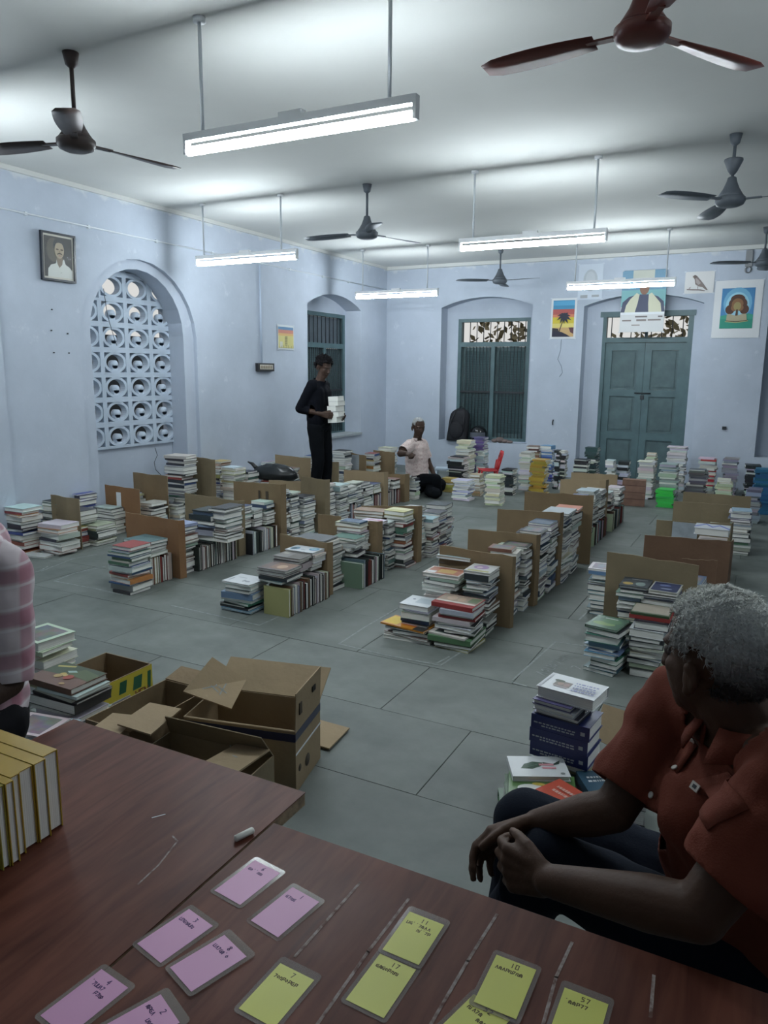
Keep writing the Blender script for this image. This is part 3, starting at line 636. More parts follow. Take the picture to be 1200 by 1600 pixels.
# black plastic carry bag on books near the left wall
root = tag(empty('black_bag', (-5.09, 7.045, .28), .1), 'black plastic carrier bag slumped on books below the wall', 'bag')
mb = MB(); rr = random.Random(5)
prof = [(.20, 0), (.24, .04), (.23, .09), (.19, .14), (.12, .17), (.04, .18)]
mb.lathe(prof, 22); 
mb.v = [(x*1.2+.02*noise.noise((x*9, y*9, z*9)), y*.55+.03*noise.noise((y*9, x*9, z*7)), z+.02*noise.noise((x*14, y*14, 3))) for x, y, z in mb.v]
mb.obj('bag_body', mat('black_polythene', (.01, .012, .013), .3), root)
MB().tube([(-.22, 0, .10), (-.30, .0, .17), (-.36, 0, .19)], [.03, .02, .008], 8).obj('handle', mat('black_polythene', (.01, .012, .013), .3), root)
# ================================================================== CHALK AND WEAR MARKS
def marks(name, lines, w, z, material, label, cat='mark', part='line', joined=False):
    root = tag(empty(name, (lines[0][0][0], lines[0][0][1], 0)), label, cat); off = V3(lines[0][0][0], lines[0][0][1])
    for grp in ([lines] if joined else [[L] for L in lines]):
        mb = MB()
        for L in grp:
            for q in stroke(L, w): mb.add([(p[0]-off[0], p[1]-off[1], z) for p in q], [(0, 1, 2, 3)])
        o = mb.obj(part, material, root); bm = bmesh.new(); bm.from_mesh(o.data); bm.normal_update()
        for f in bm.faces:
            if f.normal.z < 0: f.normal_flip()
        bm.to_mesh(o.data); bm.free()
    return root
V3 = lambda a, b: (a, b)
marks('chalk_outline', [[(-4.584, 3.582), (-4.636, 3.815), (-4.585, 4.061)], [(-4.584, 3.582), (-4.166, 3.592), (-3.885, 3.574)]], .012, .0012, M_CHALK, 'chalk outline on the floor before the second row of books')
marks('chalk_outline', [[(-4.975, 3.84), (-4.911, 3.702), (-4.972, 3.422)], [(-4.90, 3.72), (-5.0, 4.1), (-4.95, 4.3)]], .012, .0012, M_CHALK, 'smeared chalk line on the floor beside the row along the left wall')
marks('chalk_outline', [[(-3.432, 3.565), (-3.082, 3.549), (-2.689, 3.531), (-2.678, 3.717)]], .011, .0012, M_CHALK, 'chalk outline around the white pile at the front of the third row')
marks('chalk_outline', [[(-2.098, 3.497), (-1.795, 3.474), (-1.46, 3.482), (-1.434, 3.728)], [(-2.098, 3.497), (-2.106, 3.815), (-2.095, 4.25)], [(-1.49, 3.50), (-1.468, 3.62)]], .011, .0012, M_CHALK, 'chalk outline before the orange-covered books of the fourth row')
marks('chalk_outline', [[(-1.06, 3.491), (-1.012, 4.133), (-.859, 4.146)], [(-1.056, 3.457), (-.979, 3.446)], [(-.984, 4.602), (-.968, 4.801)]], .011, .0012, M_CHALK, 'chalk outline with a scribbled word near the row beside the seated man')
marks('chalk_outline', [[(-.404, 3.451), (-.398, 3.612), (-.379, 3.784)]], .011, .0012, M_CHALK, 'short chalk line on the floor just left of the seated man head')
def scribble(x, y, ang, n, h, seed, lw):
    """row of handwritten letter shapes, baseline from (x,y) along ang"""
    rr = random.Random(seed); ca, sa = math.cos(ang), math.sin(ang); out = []; cx = 0
    G = [[(0, 0), (0, 1), (.6, 1), (.6, .4), (0, .4)], [(0, 1), (0, 0), (.6, 0), (.6, 1)], [(.6, 1), (0, .8), (0, .2), (.6, 0), (.6, .5), (.3, .5)], [(0, 0), (.3, 1), (.6, 0)], [(0, 1), (.6, 1), (.2, 0)],
         [(0, 0), (0, .7), (.3, 1), (.6, .7), (.6, 0), (.3, .2), (.3, .7)], [(0, .5), (.3, .9), (.6, .5), (.3, .1), (0, .5)], [(.1, 1.2), (.2, 1.2)], [(0, 0), (.1, .8), (.5, .8), (.5, 0), (.9, 0), (.9, .8)]]
    for i in range(n):
        g = G[rr.randrange(len(G))]; out.append([(x+ca*(cx+p[0]*h)-sa*p[1]*h, y+sa*(cx+p[0]*h)+ca*p[1]*h) for p in g]); cx += h*(.75+.3*rr.random())
    return out
marks('chalk_word', scribble(-.935, 3.62, math.radians(78), 7, .055, 4, .007)+scribble(-.80, 3.74, math.radians(78), 2, .05, 9, .007), .007, .0012, M_CHALK, 'chalk scribbled word inside the outline nearest the camera', part='letter')
marks('chalk_word', scribble(-.90, 4.62, math.radians(75), 3, .05, 11, .007), .007, .0012, M_CHALK, 'faint chalk letters on the aisle floor by the grey divider', part='letter')
# ================================================================== TABLES
def table(name, x0, x1, y0, y1, z, label, legs):
    root = tag(empty(name, (x0, y0, 0)), label, 'table'); w, d = x1-x0, y1-y0
    MB().box((0, 0, z-.002), (w, d, z)).obj('laminate_top', M_TABLE, root)
    MB().box((0.001, 0.001, z-.027), (w-.001, d-.001, z-.002)).obj('board', M_PLY, root)
    for lx, ly in legs: MB().box((lx-.02, ly-.02, 0), (lx+.02, ly+.02, z-.027)).obj('leg', M_METAL, root)
    MB().box((.05, d-.10, z-.09), (w-.05, d-.08, z-.027)).obj('apron', M_METAL, root)
    return root
table('desk', -1.372, -.733, -.55, 1.095, .75, 'dark red-brown laminate table with chipped corner, at the lower left', [(.06, .06), (.58, .06), (.06, 1.58), (.58, 1.58)])
table('desk', -.728, 1.05, -.60, .985, .75, 'red-brown laminate table holding the pink and yellow cards', [(.06, .06), (1.70, .06), (.10, 1.50), (1.70, 1.50)])
M_SCUFF = mat('worn_scuff', (.38, .32, .29), .7, col2=(.12, .05, .035), scale=90)
marks('worn_scratch', [[(-.514, .92), (-.519, .745)], [(-.430, .922), (-.434, .80), (-.433, .66)], [(-.299, .955), (-.305, .85), (-.309, .72)], [(-.186, .952), (-.190, .88), (-.185, .80)], [(-.074, .945), (-.068, .874)]], .0045, .7506, M_SCUFF, 'pale worn scratches across the table with the cards', 'scratch')
marks('worn_scratch', [[(-.842, .863), (-.825, .80), (-.82, .751)], [(-.842, .863), (-.86, .87)]], .003, .7506, M_SCUFF, 'faint chalky smear on the dark left table', 'scratch')
marks('white_thread', [[(-.930, .893), (-.917, .912)]], .002, .7508, M_WHITE, 'tiny white thread lying on the left table', 'thread')
root = tag(empty('chalk_stick', (-.748, .926, .7562)), 'short white stick of chalk lying at the joint of the two tables', 'chalk')
root.rotation_euler = (0, 0, math.radians(72))
MB().tube([(-.0185, 0, 0), (-.0175, 0, 0), (.0175, 0, 0), (.0185, 0, 0)], [.0045, .0056, .0056, .0045], 12).obj('stick', mat('white_chalk', (.78, .78, .72), .9), root)
# laminated cards
M_LAM = mat('laminate_film', (.46, .40, .37), .12, alpha=.30); M_INKP = mat('purple_ink', (.09, .03, .14), .6); M_INKB = mat('brown_ink', (.10, .07, .015), .6)
CC = {'p': mat('pink_card', (.72, .37, .60), .45), 'y': mat('yellow_card', (.68, .69, .14), .45)}
DIG = {'0': [[(0, 0), (0, 1), (.5, 1), (.5, 0), (0, 0)]], '1': [[(.25, 0), (.25, 1)]], '2': [[(0, .9), (.3, 1), (.5, .8), (0, 0), (.5, 0)]], '3': [[(0, 1), (.5, .9), (.2, .55), (.5, .3), (0, 0)]], '4': [[(.4, 0), (.4, 1), (0, .4), (.55, .4)]],
       '6': [[(.45, 1), (.05, .5), (.05, .1), (.3, 0), (.5, .2), (.3, .5), (.05, .35)]], '7': [[(0, 1), (.5, 1), (.15, 0)]], '8': [[(.25, .5), (0, .8), (.25, 1), (.5, .8), (.25, .5), (0, .2), (.25, 0), (.5, .2), (.25, .5)]], '9': [[(.5, .6), (.2, .5), (.05, .8), (.3, 1), (.5, .7), (.3, 0)]], '5': [[(.5, 1), (.05, 1), (.05, .6), (.4, .6), (.45, .2), (0, 0)]]}
def card(k, cx, cy, ang, num, nlet, seed, label, z=.7502, tilt=0, two=0, big=1):
    root = tag(empty('laminated_card'), label, 'card', 'pink cards' if k == 'p' else 'yellow cards'); root.matrix_world = T(cx, cy, z, rz=ang, rx=tilt)
    w, h = .0685, .104; r = .006
    def rr_(x0, y0, x1, y1, r): return [(x1-r+r*math.cos(a), y1-r+r*math.sin(a)) for a in (0, .5, 1.05, 1.57)]+[(x0+r+r*math.cos(a), y1-r+r*math.sin(a)) for a in (1.57, 2.1, 2.6, 3.14)]+[(x0+r+r*math.cos(a), y0+r+r*math.sin(a)) for a in (3.14, 3.66, 4.2, 4.71)]+[(x1-r+r*math.cos(a), y0+r+r*math.sin(a)) for a in (4.71, 5.2, 5.7, 6.28)]
    MB().prism(rr_(-w/2, -h/2, w/2, h/2, r), 0, .0009, 'z').obj('laminate_film', M_LAM, root)
    b = .0065 if k == 'p' else .006; bot = .006; top = .0125 if seed % 3 else .009
    MB().box((-w/2+b, -h/2+bot, .0010), (w/2-b, h/2-top, .0012)).obj('coloured_card', CC[k], root)
    lines = []
    x0 = -.004*len(num)*.5
    for i, c in enumerate(num):
        for g in DIG[c]: lines.append([(x0+i*.0065+p[0]*.0075, h/2-top-.0125+p[1]*.0075) for p in g])
    lines += scribble(-w/2+b+.006, h/2-top-.0225, 0, nlet, .0052*big, seed, .001)
    if two: lines += scribble(-.002, h/2-top-.0315, 0, two, .0050, seed+50, .001)
    mb = MB()
    for L in lines:
        for q in stroke(L, .0014 if k == 'p' else .0013): mb.add([(p[0], p[1], .00125) for p in q], [(0, 1, 2, 3)])
    o = mb.obj('handwriting', M_INKP if k == 'p' else M_INKB, root)
    bm = bmesh.new(); bm.from_mesh(o.data); bm.normal_update()
    for f in bm.faces:
        if f.normal.z < 0: f.normal_flip()
    bm.to_mesh(o.data); bm.free()
    return root
R_ = math.radians
card('p', -.671, .838, R_(-7), '6', 6, 21, 'pink laminated card nearest the chalk stick, topmost of the pink ones')
card('p', -.5805, .812, R_(-9), '1', 4, 33, 'pink laminated card with a glossy glare on its top edge', z=.7504, tilt=R_(.6))
card('p', -.692, .6985, R_(-11), '3', 7, 42, 'pink laminated card left of the middle of the pink cards, above the overlapping one')
card('p', -.615, .682, R_(-18), '8', 7, 55, 'pink laminated card right beside another, its lower corner over the bottom card', z=.7518)
card('p', -.713, .557, R_(-6), '4', 6, 63, 'pink laminated card at the lower left, cut by the bottom edge of the photo', two=4)
card('p', -.625, .562, R_(-22), '2', 4, 71, 'pink laminated card tucked under another at the bottom edge', z=.7503, two=5)
card('y', -.503, .684, R_(-2.5), '7', 8, 80, 'yellow laminated card with a bright glare on its upper edge, nearest the pink cards')
card('y', -.388, .856, R_(-1), '11', 8, 91, 'paler yellow laminated card lying partly over another, topmost of the yellow ones', z=.7517, two=5)
card('y', -.3905, .760, R_(-2), '17', 7, 102, 'bright yellow laminated card under the lower end of the paler one')
card('y', -.2445, .834, R_(0), '10', 8, 114, 'yellow laminated card in the middle right, lying over a tilted one', z=.7518)
card('y', -.262, .752, R_(-16), '52', 5, 120, 'tilted yellow laminated card partly covered, at the bottom edge', two=6)
card('y', -.147, .828, R_(0), '57', 6, 133, 'rightmost yellow laminated card on the table')
STACKS = [
('front pile of the second row', -4.034, -3.826, 3.6, 0.2, 0, 0.338, 'y', 'mix', 0),
('pile second in the second row', -4.133, -3.887, 3.82, 0.2, 0.21, 0.322, 'x', 'w', 0),
('pile behind the orange divider', -4.046, -3.876, 4.15, 0.2, 0.0, 0.384, 'x', 'w', 0),
('spine-side pile on standing books', -4.043, -3.815, 4.45, 0.2, 0.21, 0.448, 'y', 'w', 0),
('page-side pile on standing books', -3.874, -3.704, 4.47, 0.22, 0.21, 0.481, 'x', 'w', 0),
('first pile past the grey divider', -4.07, -3.9, 4.93, 0.13, 0.21, 0.405, 'x', 'w', 0),
('middle pile past the grey divider', -4.05, -3.88, 5.06, 0.13, 0.21, 0.358, 'x', 'w', 0),
('tall pile at the printed divider', -4.017, -3.847, 5.19, 0.128, 0.21, 0.408, 'x', 'w', 0),
('', -3.995, -3.825, 5.38, 0.14, 0, 0.485, 'x', 'w', 0),
('', -3.996, -3.826, 5.53, 0.15, 0, 0.44, 'x', 'w', 0),
('', -3.973, -3.794, 5.7, 0.2, 0, 0.382, 'x', 'w', 0),
('', -3.94, -3.77, 6.05, 0.18, 0, 0.453, 'x', 'w', 0),
('', -3.931, -3.745, 6.25, 0.2, 0.0, 0.421, 'x', 'w', 0),
('', -3.959, -3.77, 6.48, 0.18, 0.2, 0.369, 'x', 'w', 0),
('', -4.034, -3.864, 6.75, 0.2, 0, 0.372, 'x', 'w', 0),
('', -4.036, -3.861, 6.98, 0.2, 0, 0.336, 'x', 'w', 0),
('', -4.023, -3.861, 7.2, 0.18, 0.2, 0.3, 'x', 'w', 0),
('', -4.06, -3.89, 7.5, 0.16, 0.18, 0.317, 'x', 'w', 0),
('', -4.019, -3.849, 7.68, 0.16, 0.18, 0.298, 'x', 'w', 0),
('', -3.998, -3.845, 7.95, 0.16, 0, 0.299, 'x', 'w', 0),
('', -3.929, -3.775, 8.1, 0.12, 0, 0.274, 'x', 'w', 0),
('leftmost pile along the wall', -5.69, -5.458, 4.0, 0.2, 0, 0.391, 'x', 'mix', 0),
('tall pile against the left wall', -5.69, -5.467, 4.378, 0.124, 0, 0.384, 'x', 'w', 0),
('short pile on the floor by the left wall', -5.393, -5.133, 4.1, 0.2, 0, 0.261, 'x', 'mix', 0),
('pile right of the grey wall divider', -5.539, -5.269, 4.42, 0.2, 0, 0.313, 'x', 'mix', 0),
('pile with the blue book on top', -5.69, -5.619, 4.72, 0.2, 0, 0.392, 'x', 'blue', 0),
('low dark pile by the left wall', -5.437, -5.167, 4.5, 0.22, 0, 0.184, 'x', 'dark', 0),
('', -5.638, -5.392, 4.9, 0.148, 0, 0.252, 'x', 'w', 0),
('', -5.69, -5.527, 5.25, 0.18, 0, 0.339, 'x', 'mix', 0),
('', -5.69, -5.484, 5.5, 0.2, 0, 0.402, 'x', 'w', 0),
('', -5.365, -5.199, 5.2, 0.2, 0, 0.272, 'x', 'w', 0),
('', -5.69, -5.414, 5.9, 0.2, 0, 0.642, 'x', 'mix', 0),
('', -5.328, -5.158, 5.5, 0.2, 0, 0.223, 'x', 'w', 0),
('', -5.284, -5.114, 5.6, 0.2, 0, 0.269, 'x', 'dark', 0),
('', -5.69, -5.52, 6.6, 0.2, 0, 0.51, 'x', 'mix', 0),
('', -5.348, -5.162, 6.4, 0.2, 0, 0.485, 'x', 'mix', 0),
('', -5.387, -5.206, 6.7, 0.2, 0, 0.398, 'x', 'w', 0),
('', -5.69, -5.581, 7.6, 0.2, 0, 0.396, 'x', 'w', 0),
('', -5.252, -4.995, 7.2, 0.22, 0, 0.392, 'x', 'w', 0),
('', -5.462, -5.292, 8.2, 0.2, 0, 0.428, 'x', 'mix', 0),
('', -5.395, -5.18, 8.8, 0.2, 0, 0.446, 'x', 'w', 0),
('', -5.214, -5.044, 9.4, 0.2, 0, 0.363, 'x', 'mix', 0),
('', -5.259, -5.032, 9.9, 0.2, 0, 0.402, 'x', 'w', 0),
('low pile at the head of the third row', -3.09, -2.856, 3.66, 0.2, 0, 0.183, 'x', 'cool', 0),
('front pile on standing books, third row', -2.85, -2.64, 3.74, 0.19, 0.21, 0.277, 'x', 'w', 0),
('second pile on standing books, third row', -2.873, -2.668, 3.94, 0.15, 0.21, 0.307, 'x', 'w', 0),
('blue-circle pile, third row', -2.881, -2.663, 4.1, 0.138, 0.21, 0.32, 'x', 'w', 0),
('pile past the first divider, third row', -2.87, -2.669, 4.3, 0.22, 0, 0.355, 'x', 'w', 0),
('wide pile in the third row', -2.831, -2.594, 4.55, 0.16, 0.21, 0.353, 'x', 'w', 0),
('tall back pile in the third row', -2.857, -2.636, 4.72, 0.128, 0.21, 0.435, 'x', 'w', 0),
('pile with pink cover, third row', -2.785, -2.607, 4.9, 0.14, 0, 0.385, 'x', 'w', 0),
('pile beside the pink one, third row', -2.763, -2.582, 5.05, 0.12, 0, 0.382, 'x', 'w', 0),
('pile capped by the yellow book', -2.689, -2.497, 5.18, 0.17, 0, 0.414, 'x', 'mix', 0),
('brown pile behind the third row', -2.983, -2.729, 5.2, 0.15, 0, 0.429, 'x', 'brown', 0),
('', -2.686, -2.516, 5.43, 0.17, 0, 0.442, 'x', 'w', 0),
('', -2.62, -2.45, 5.6, 0.15, 0, 0.325, 'x', 'w', 0),
('', -2.622, -2.455, 5.77, 0.17, 0, 0.35, 'x', 'mix', 0),
('', -2.683, -2.499, 5.97, 0.2, 0, 0.381, 'x', 'w', 0),
('flat base pile with orange cover', -1.928, -1.644, 3.72, 0.2, 0, 0.071, 'x', 'w', 0),
('pile on the orange cover, fourth row', -1.854, -1.673, 3.78, 0.19, 0.06, 0.171, 'x', 'w', 0),
('wide base pile, fourth row', -1.643, -1.384, 3.72, 0.28, 0, 0.08, 'x', 'bwm', 0),
('pile with the red book, fourth row', -1.609, -1.392, 3.76, 0.2, 0.085, 0.222, 'x', 'bwm', 0),
('left inner pile of the fourth row', -1.809, -1.576, 4.0, 0.17, 0, 0.321, 'x', 'w', 0),
('right inner pile of the fourth row', -1.548, -1.393, 4.02, 0.18, 0, 0.369, 'x', 'w', 0),
('back left pile of the fourth row', -1.809, -1.583, 4.238, 0.12, 0, 0.388, 'x', 'w', 0),
('first pile past the fourth row divider', -1.544, -1.374, 4.42, 0.14, 0, 0.443, 'x', 'w', 0),
('second pile past the fourth row divider', -1.533, -1.344, 4.58, 0.128, 0, 0.434, 'x', 'w', 0),
('tall pile by the black-edged divider', -1.494, -1.317, 4.83, 0.2, 0, 0.486, 'x', 'w', 0),
('slanting pile by the black-edged divider', -1.478, -1.308, 5.05, 0.2, 0, 0.5, 'x', 'w', 0),
('', -1.446, -1.294, 5.35, 0.25, 0, 0.505, 'x', 'w', 0),
('', -1.47, -1.3, 5.65, 0.25, 0, 0.478, 'x', 'w', 0),
('', -1.495, -1.325, 6.1, 0.22, 0, 0.491, 'x', 'w', 0),
('', -1.502, -1.35, 6.4, 0.2, 0, 0.487, 'x', 'w', 0),
('', -1.53, -1.36, 6.7, 0.2, 0.2, 0.499, 'x', 'w', 0),
('', -1.534, -1.364, 7.0, 0.2, 0.2, 0.463, 'x', 'w', 0),
('', -1.528, -1.358, 7.45, 0.18, 0.2, 0.382, 'x', 'w', 0),
('', -1.5, -1.33, 7.8, 0.2, 0.2, 0.381, 'x', 'w', 0),
('twisted low pile by the seated man', -0.761, -0.588, 3.78, 0.2, 0, 0.238, 'x', 'cool', -8),
('page-edge pile behind the grey head', -0.561, -0.392, 3.85, 0.18, 0, 0.298, 'x', 'w', 0),
('left inner pile of the nearest row', -0.671, -0.519, 4.08, 0.2, 0, 0.39, 'x', 'w', 0),
('right inner pile of the nearest row', -0.536, -0.366, 4.07, 0.2, 0, 0.384, 'x', 'w', 0),
('pile left of the grey divider, nearest row', -0.972, -0.802, 4.75, 0.2, 0, 0.305, 'x', 'cool', 0),
('pile right of the grey divider, nearest row', -0.42, -0.269, 4.65, 0.25, 0, 0.315, 'x', 'w', 0),
('', -0.432, -0.213, 6.0, 0.2, 0, 0.302, 'x', 'w', 0),
('', -0.427, -0.257, 6.5, 0.2, 0, 0.327, 'x', 'w', 0),
('', -0.352, -0.182, 7.35, 0.2, 0, 0.32, 'x', 'mix', 0),
('', -0.27, -0.1, 7.0, 0.2, 0, 0.386, 'x', 'w', 0),
('', -5.25, -4.96, 6.95, 0.2, 0, 0.276, 'x', 'mix', 0),
('', -3.911, -3.702, 9.7, 0.2, 0, 0.592, 'y', 'cream', 0),
('', -3.827, -3.653, 10.1, 0.2, 0, 0.608, 'y', 'purple', 0),
('', -3.697, -3.564, 9.9, 0.18, 0, 0.431, 'y', 'grey', 0),
('', -3.79, -3.564, 9.1, 0.2, 0, 0.437, 'y', 'bw', 0),
('', -3.759, -3.589, 8.85, 0.15, 0, 0.179, 'y', 'olive', 0),
('', -3.402, -3.188, 8.35, 0.2, 0, 0.241, 'y', 'bluewhite', 0),
('', -3.334, -3.199, 8.75, 0.16, 0, 0.27, 'y', 'tan', 0),
('', -2.934, -2.748, 8.2, 0.2, 0, 0.353, 'y', 'cream', 0),
('', -3.01, -2.852, 9.0, 0.18, 0, 0.33, 'y', 'bw', 0),
('', -2.933, -2.779, 9.5, 0.2, 0, 0.505, 'y', 'white', 0),
('', -3.051, -2.878, 10.2, 0.2, 0, 0.514, 'y', 'brown', 0),
('', -2.724, -2.525, 9.3, 0.2, 0, 0.441, 'y', 'yellow', 0),
('', -2.879, -2.707, 10.3, 0.18, 0, 0.524, 'y', 'blue', 0),
('', -2.547, -2.487, 9.8, 0.15, 0, 0.52, 'y', 'bw', 0),
('', -2.47, -2.402, 9.8, 0.15, 0, 0.516, 'y', 'bw', 0),
('', -2.3, -2.134, 10.5, 0.2, 0, 0.512, 'y', 'darkgreen', 0),
('', -2.319, -2.135, 9.9, 0.2, 0, 0.404, 'y', 'bw', 0),
('', -1.896, -1.791, 9.9, 0.18, 0, 0.418, 'y', 'white', 0),
('', -1.786, -1.648, 10.1, 0.2, 0, 0.39, 'y', 'bw', 0),
('', -1.452, -1.265, 9.6, 0.2, 0, 0.467, 'y', 'white', 0),
('', -1.426, -1.302, 10.0, 0.18, 0, 0.529, 'y', 'cream', 0),
('', -1.217, -0.983, 10.4, 0.2, 0, 0.594, 'y', 'white', 0),
('', -1.171, -0.963, 9.4, 0.2, 0, 0.477, 'y', 'grey', 0),
('', -0.817, -0.615, 10.3, 0.2, 0, 0.476, 'y', 'redwhite', 0),
('', -0.871, -0.659, 9.6, 0.2, 0, 0.406, 'y', 'greyd', 0),
('', -0.546, -0.362, 10.4, 0.2, 0, 0.482, 'y', 'mauve', 0),
('', -0.539, -0.365, 9.4, 0.2, 0, 0.331, 'y', 'cream', 0),
('', -0.198, -0.055, 8.6, 0.2, 0, 0.356, 'y', 'striped', 0),
('', -0.142, 0.077, 9.2, 0.25, 0, 0.504, 'y', 'teal', 0),
('', -0.263, -0.091, 10.0, 0.2, 0, 0.455, 'y', 'bw', 0),
('', -1.146, -0.951, 9.1, 0.2, 0, 0.213, 'y', 'green', 0),
]
DIVIDERS = [
(-5.544, 4.36, -5.194, 4.36, 0.45, 0.441, 'g', 0.0, 'low grey divider leaning by the first pile along the left wall'),
(-5.661, 5.06, -5.203, 5.06, 0.439, 0.427, 'o', 0, 'orange-brown divider with a white paper label on its face'),
(-5.688, 5.45, -5.219, 5.45, 0.509, 0.505, 'b', 0, 'brown divider below the lattice window'),
(-5.637, 6.2, -5.255, 6.2, 0.608, 0.59, 'g', 0, 'grey divider standing by the tall mixed pile under the arch'),
(-5.553, 7.7, -5.025, 7.7, 0.485, 0.469, 'k', 0, 'kraft divider beside the legs of the standing man'),
(-5.23, 8.4, -5.042, 8.4, 0.335, 0.347, 'g', 0, 'small grey divider right of the standing man legs'),
(-5.365, 9.15, -5.043, 9.15, 0.394, 0.359, 'b', 0, 'brown divider with a white sheet pinned to it'),
(-5.227, 9.7, -4.867, 9.7, 0.38, 0.364, 'b', 0, 'brown divider left of the kneeling man'),
(-4.362, 4.08, -3.82, 4.08, 0.456, 0.446, 'o', 0.05, 'orange-brown divider at the head of the second row'),
(-4.453, 4.84, -3.873, 4.84, 0.491, 0.47, 'g', 0.07, 'grey divider behind the big pile of the second row'),
(-4.311, 5.33, -3.795, 5.33, 0.539, 0.551, 'b', 0.07, 'brown divider with dark printed bars, second row'),
(-4.008, 5.97, -3.74, 5.97, 0.531, 0.514, 'g', 0.08, 'grey divider after the tall white piles, second row'),
(-4.851, 6.6, -4.432, 6.6, 0.35, 0.368, 'k', 0, 'kraft divider lying behind the second row'),
(-4.373, 7.4, -3.847, 7.4, 0.405, 0.413, 'k', 0.08, 'kraft divider in two panels, far part of the second row'),
(-4.053, 7.88, -3.815, 7.88, 0.319, 0.336, 'b', 0.1, 'brown divider at the far end of the second row'),
(-3.039, 4.25, -2.639, 4.25, 0.399, 0.38, 'b', 0.05, 'brown divider behind the blue-circle pile, third row'),
(-3.163, 4.95, -2.949, 4.95, 0.413, 0.413, 'b', 0, 'short brown divider behind the third row'),
(-2.81, 4.86, -2.577, 4.86, 0.417, 0.426, 'b', 0.06, 'narrow brown divider before the pink cover pile'),
(-3.006, 5.38, -2.486, 5.38, 0.427, 0.47, 'b', 0.06, 'wide brown divider past the yellow-capped pile'),
(-1.795, 4.22, -1.318, 4.22, 0.468, 0.453, 'b', 0.03, 'brown divider with torn top behind the front piles, fourth row'),
(-1.8, 4.72, -1.316, 4.72, 0.477, 0.49, 'b', 0.05, 'wide brown divider with a black edge, fourth row'),
(-1.784, 5.28, -1.307, 5.28, 0.531, 0.548, 'b', 0.05, 'notched brown divider in the fourth row'),
(-1.8, 6.02, -1.231, 6.02, 0.558, 0.574, 'b', 0.0, 'very wide brown divider across the fourth row'),
(-1.83, 7.32, -1.39, 7.32, 0.496, 0.523, 'k', 0.08, 'dark-topped divider in the far fourth row'),
(-1.934, 8.2, -1.441, 8.2, 0.456, 0.463, 'k', 0, 'kraft divider at the far end of the fourth row'),
(-0.789, 4.33, -0.295, 4.33, 0.526, 0.506, 'g', 0, 'large grey-brown divider behind the two dark-covered books'),
(-0.446, 5.0, -0.237, 5.0, 0.378, 0.392, 'r', 0, 'small dark-brown divider just behind the large grey one'),
(-0.751, 5.5, -0.185, 5.5, 0.402, 0.421, 'r', 0.1, 'wide dark-brown divider above the seated man head'),
(-0.788, 6.4, -0.227, 6.4, 0.354, 0.38, 'g', 0.1, 'grey-brown divider behind the white picture sheet'),
(-0.761, 7.3, -0.212, 7.3, 0.375, 0.384, 'g', 0, 'grey-brown divider second from the far end, nearest row'),
(-0.741, 7.9, -0.132, 7.9, 0.383, 0.384, 'g', 0, 'farthest grey-brown divider of the nearest row'),
]
# ================================================================== BOOKS
PAL = {
 'w': [((.50, .51, .50), 3), ((.55, .52, .42), 1), ((.03, .035, .04), 5), ((.06, .09, .16), 2), ((.35, .36, .36), 2), ((.20, .12, .09), 1), ((.12, .20, .17), 1), ((.30, .40, .48), 1)],  # dark covers weighted up; their colour also stands in for shaded gaps
 'mix': [((.55, .56, .55), 3), ((.05, .05, .06), 3), ((.28, .07, .06), 2), ((.45, .38, .14), 1), ((.06, .10, .25), 2), ((.10, .20, .14), 1), ((.45, .20, .08), 1), ((.30, .32, .30), 1), ((.50, .45, .35), 1)],
 'bwm': [((.025, .03, .03), 4), ((.55, .56, .57), 4), ((.12, .20, .10), 1), ((.35, .38, .10), 1), ((.25, .05, .04), 1)], 'cool': [((.50, .54, .56), 4), ((.04, .10, .12), 2), ((.15, .28, .38), 2), ((.05, .16, .12), 1), ((.03, .03, .035), 2)], 'up': [((.02, .025, .025), 5), ((.16, .03, .025), 2), ((.14, .08, .05), 1), ((.5, .5, .48), 3), ((.12, .17, .22), 1), ((.40, .38, .28), 1)],
 'dark': [((.04, .05, .05), 3), ((.05, .10, .07), 2), ((.35, .33, .25), 1), ((.50, .50, .48), 1)], 'blue': [((.08, .12, .38), 2), ((.15, .30, .50), 1), ((.05, .05, .07), 1)],
 'brown': [((.20, .11, .07), 3), ((.12, .07, .05), 2), ((.35, .28, .2), 1)], 'cream': [((.60, .60, .45), 3), ((.66, .66, .56), 2)], 'purple': [((.14, .10, .24), 3), ((.20, .16, .30), 1)], 'grey': [((.35, .40, .42), 3), ((.45, .48, .48), 1)],
 'bw': [((.02, .025, .03), 3), ((.60, .62, .64), 2)], 'olive': [((.42, .34, .10), 3)], 'bluewhite': [((.55, .62, .70), 3), ((.45, .55, .68), 1)], 'tan': [((.50, .40, .25), 3), ((.60, .52, .40), 1)], 'white': [((.62, .64, .64), 3), ((.5, .52, .5), 1)],
 'yellow': [((.42, .28, .04), 3), ((.36, .25, .05), 1)], 'darkgreen': [((.03, .06, .06), 3), ((.4, .42, .4), 1)], 'redwhite': [((.60, .58, .55), 2), ((.40, .03, .04), 1)], 'greyd': [((.12, .13, .14), 3), ((.5, .5, .5), 1)],
 'mauve': [((.28, .27, .33), 3)], 'striped': [((.12, .14, .17), 1), ((.35, .38, .42), 1)], 'teal': [((.02, .12, .24), 1)], 'green': [((.05, .60, .10), 1)]}
def pick(pal, rr):
    L = PAL[pal]; t = rr.random()*sum(w for _, w in L)
    for c, w in L:
        t -= w
        if t <= 0: return tuple(max(0, min(1, v*rr.uniform(.85, 1.15))) for v in c)
    return L[0][0]
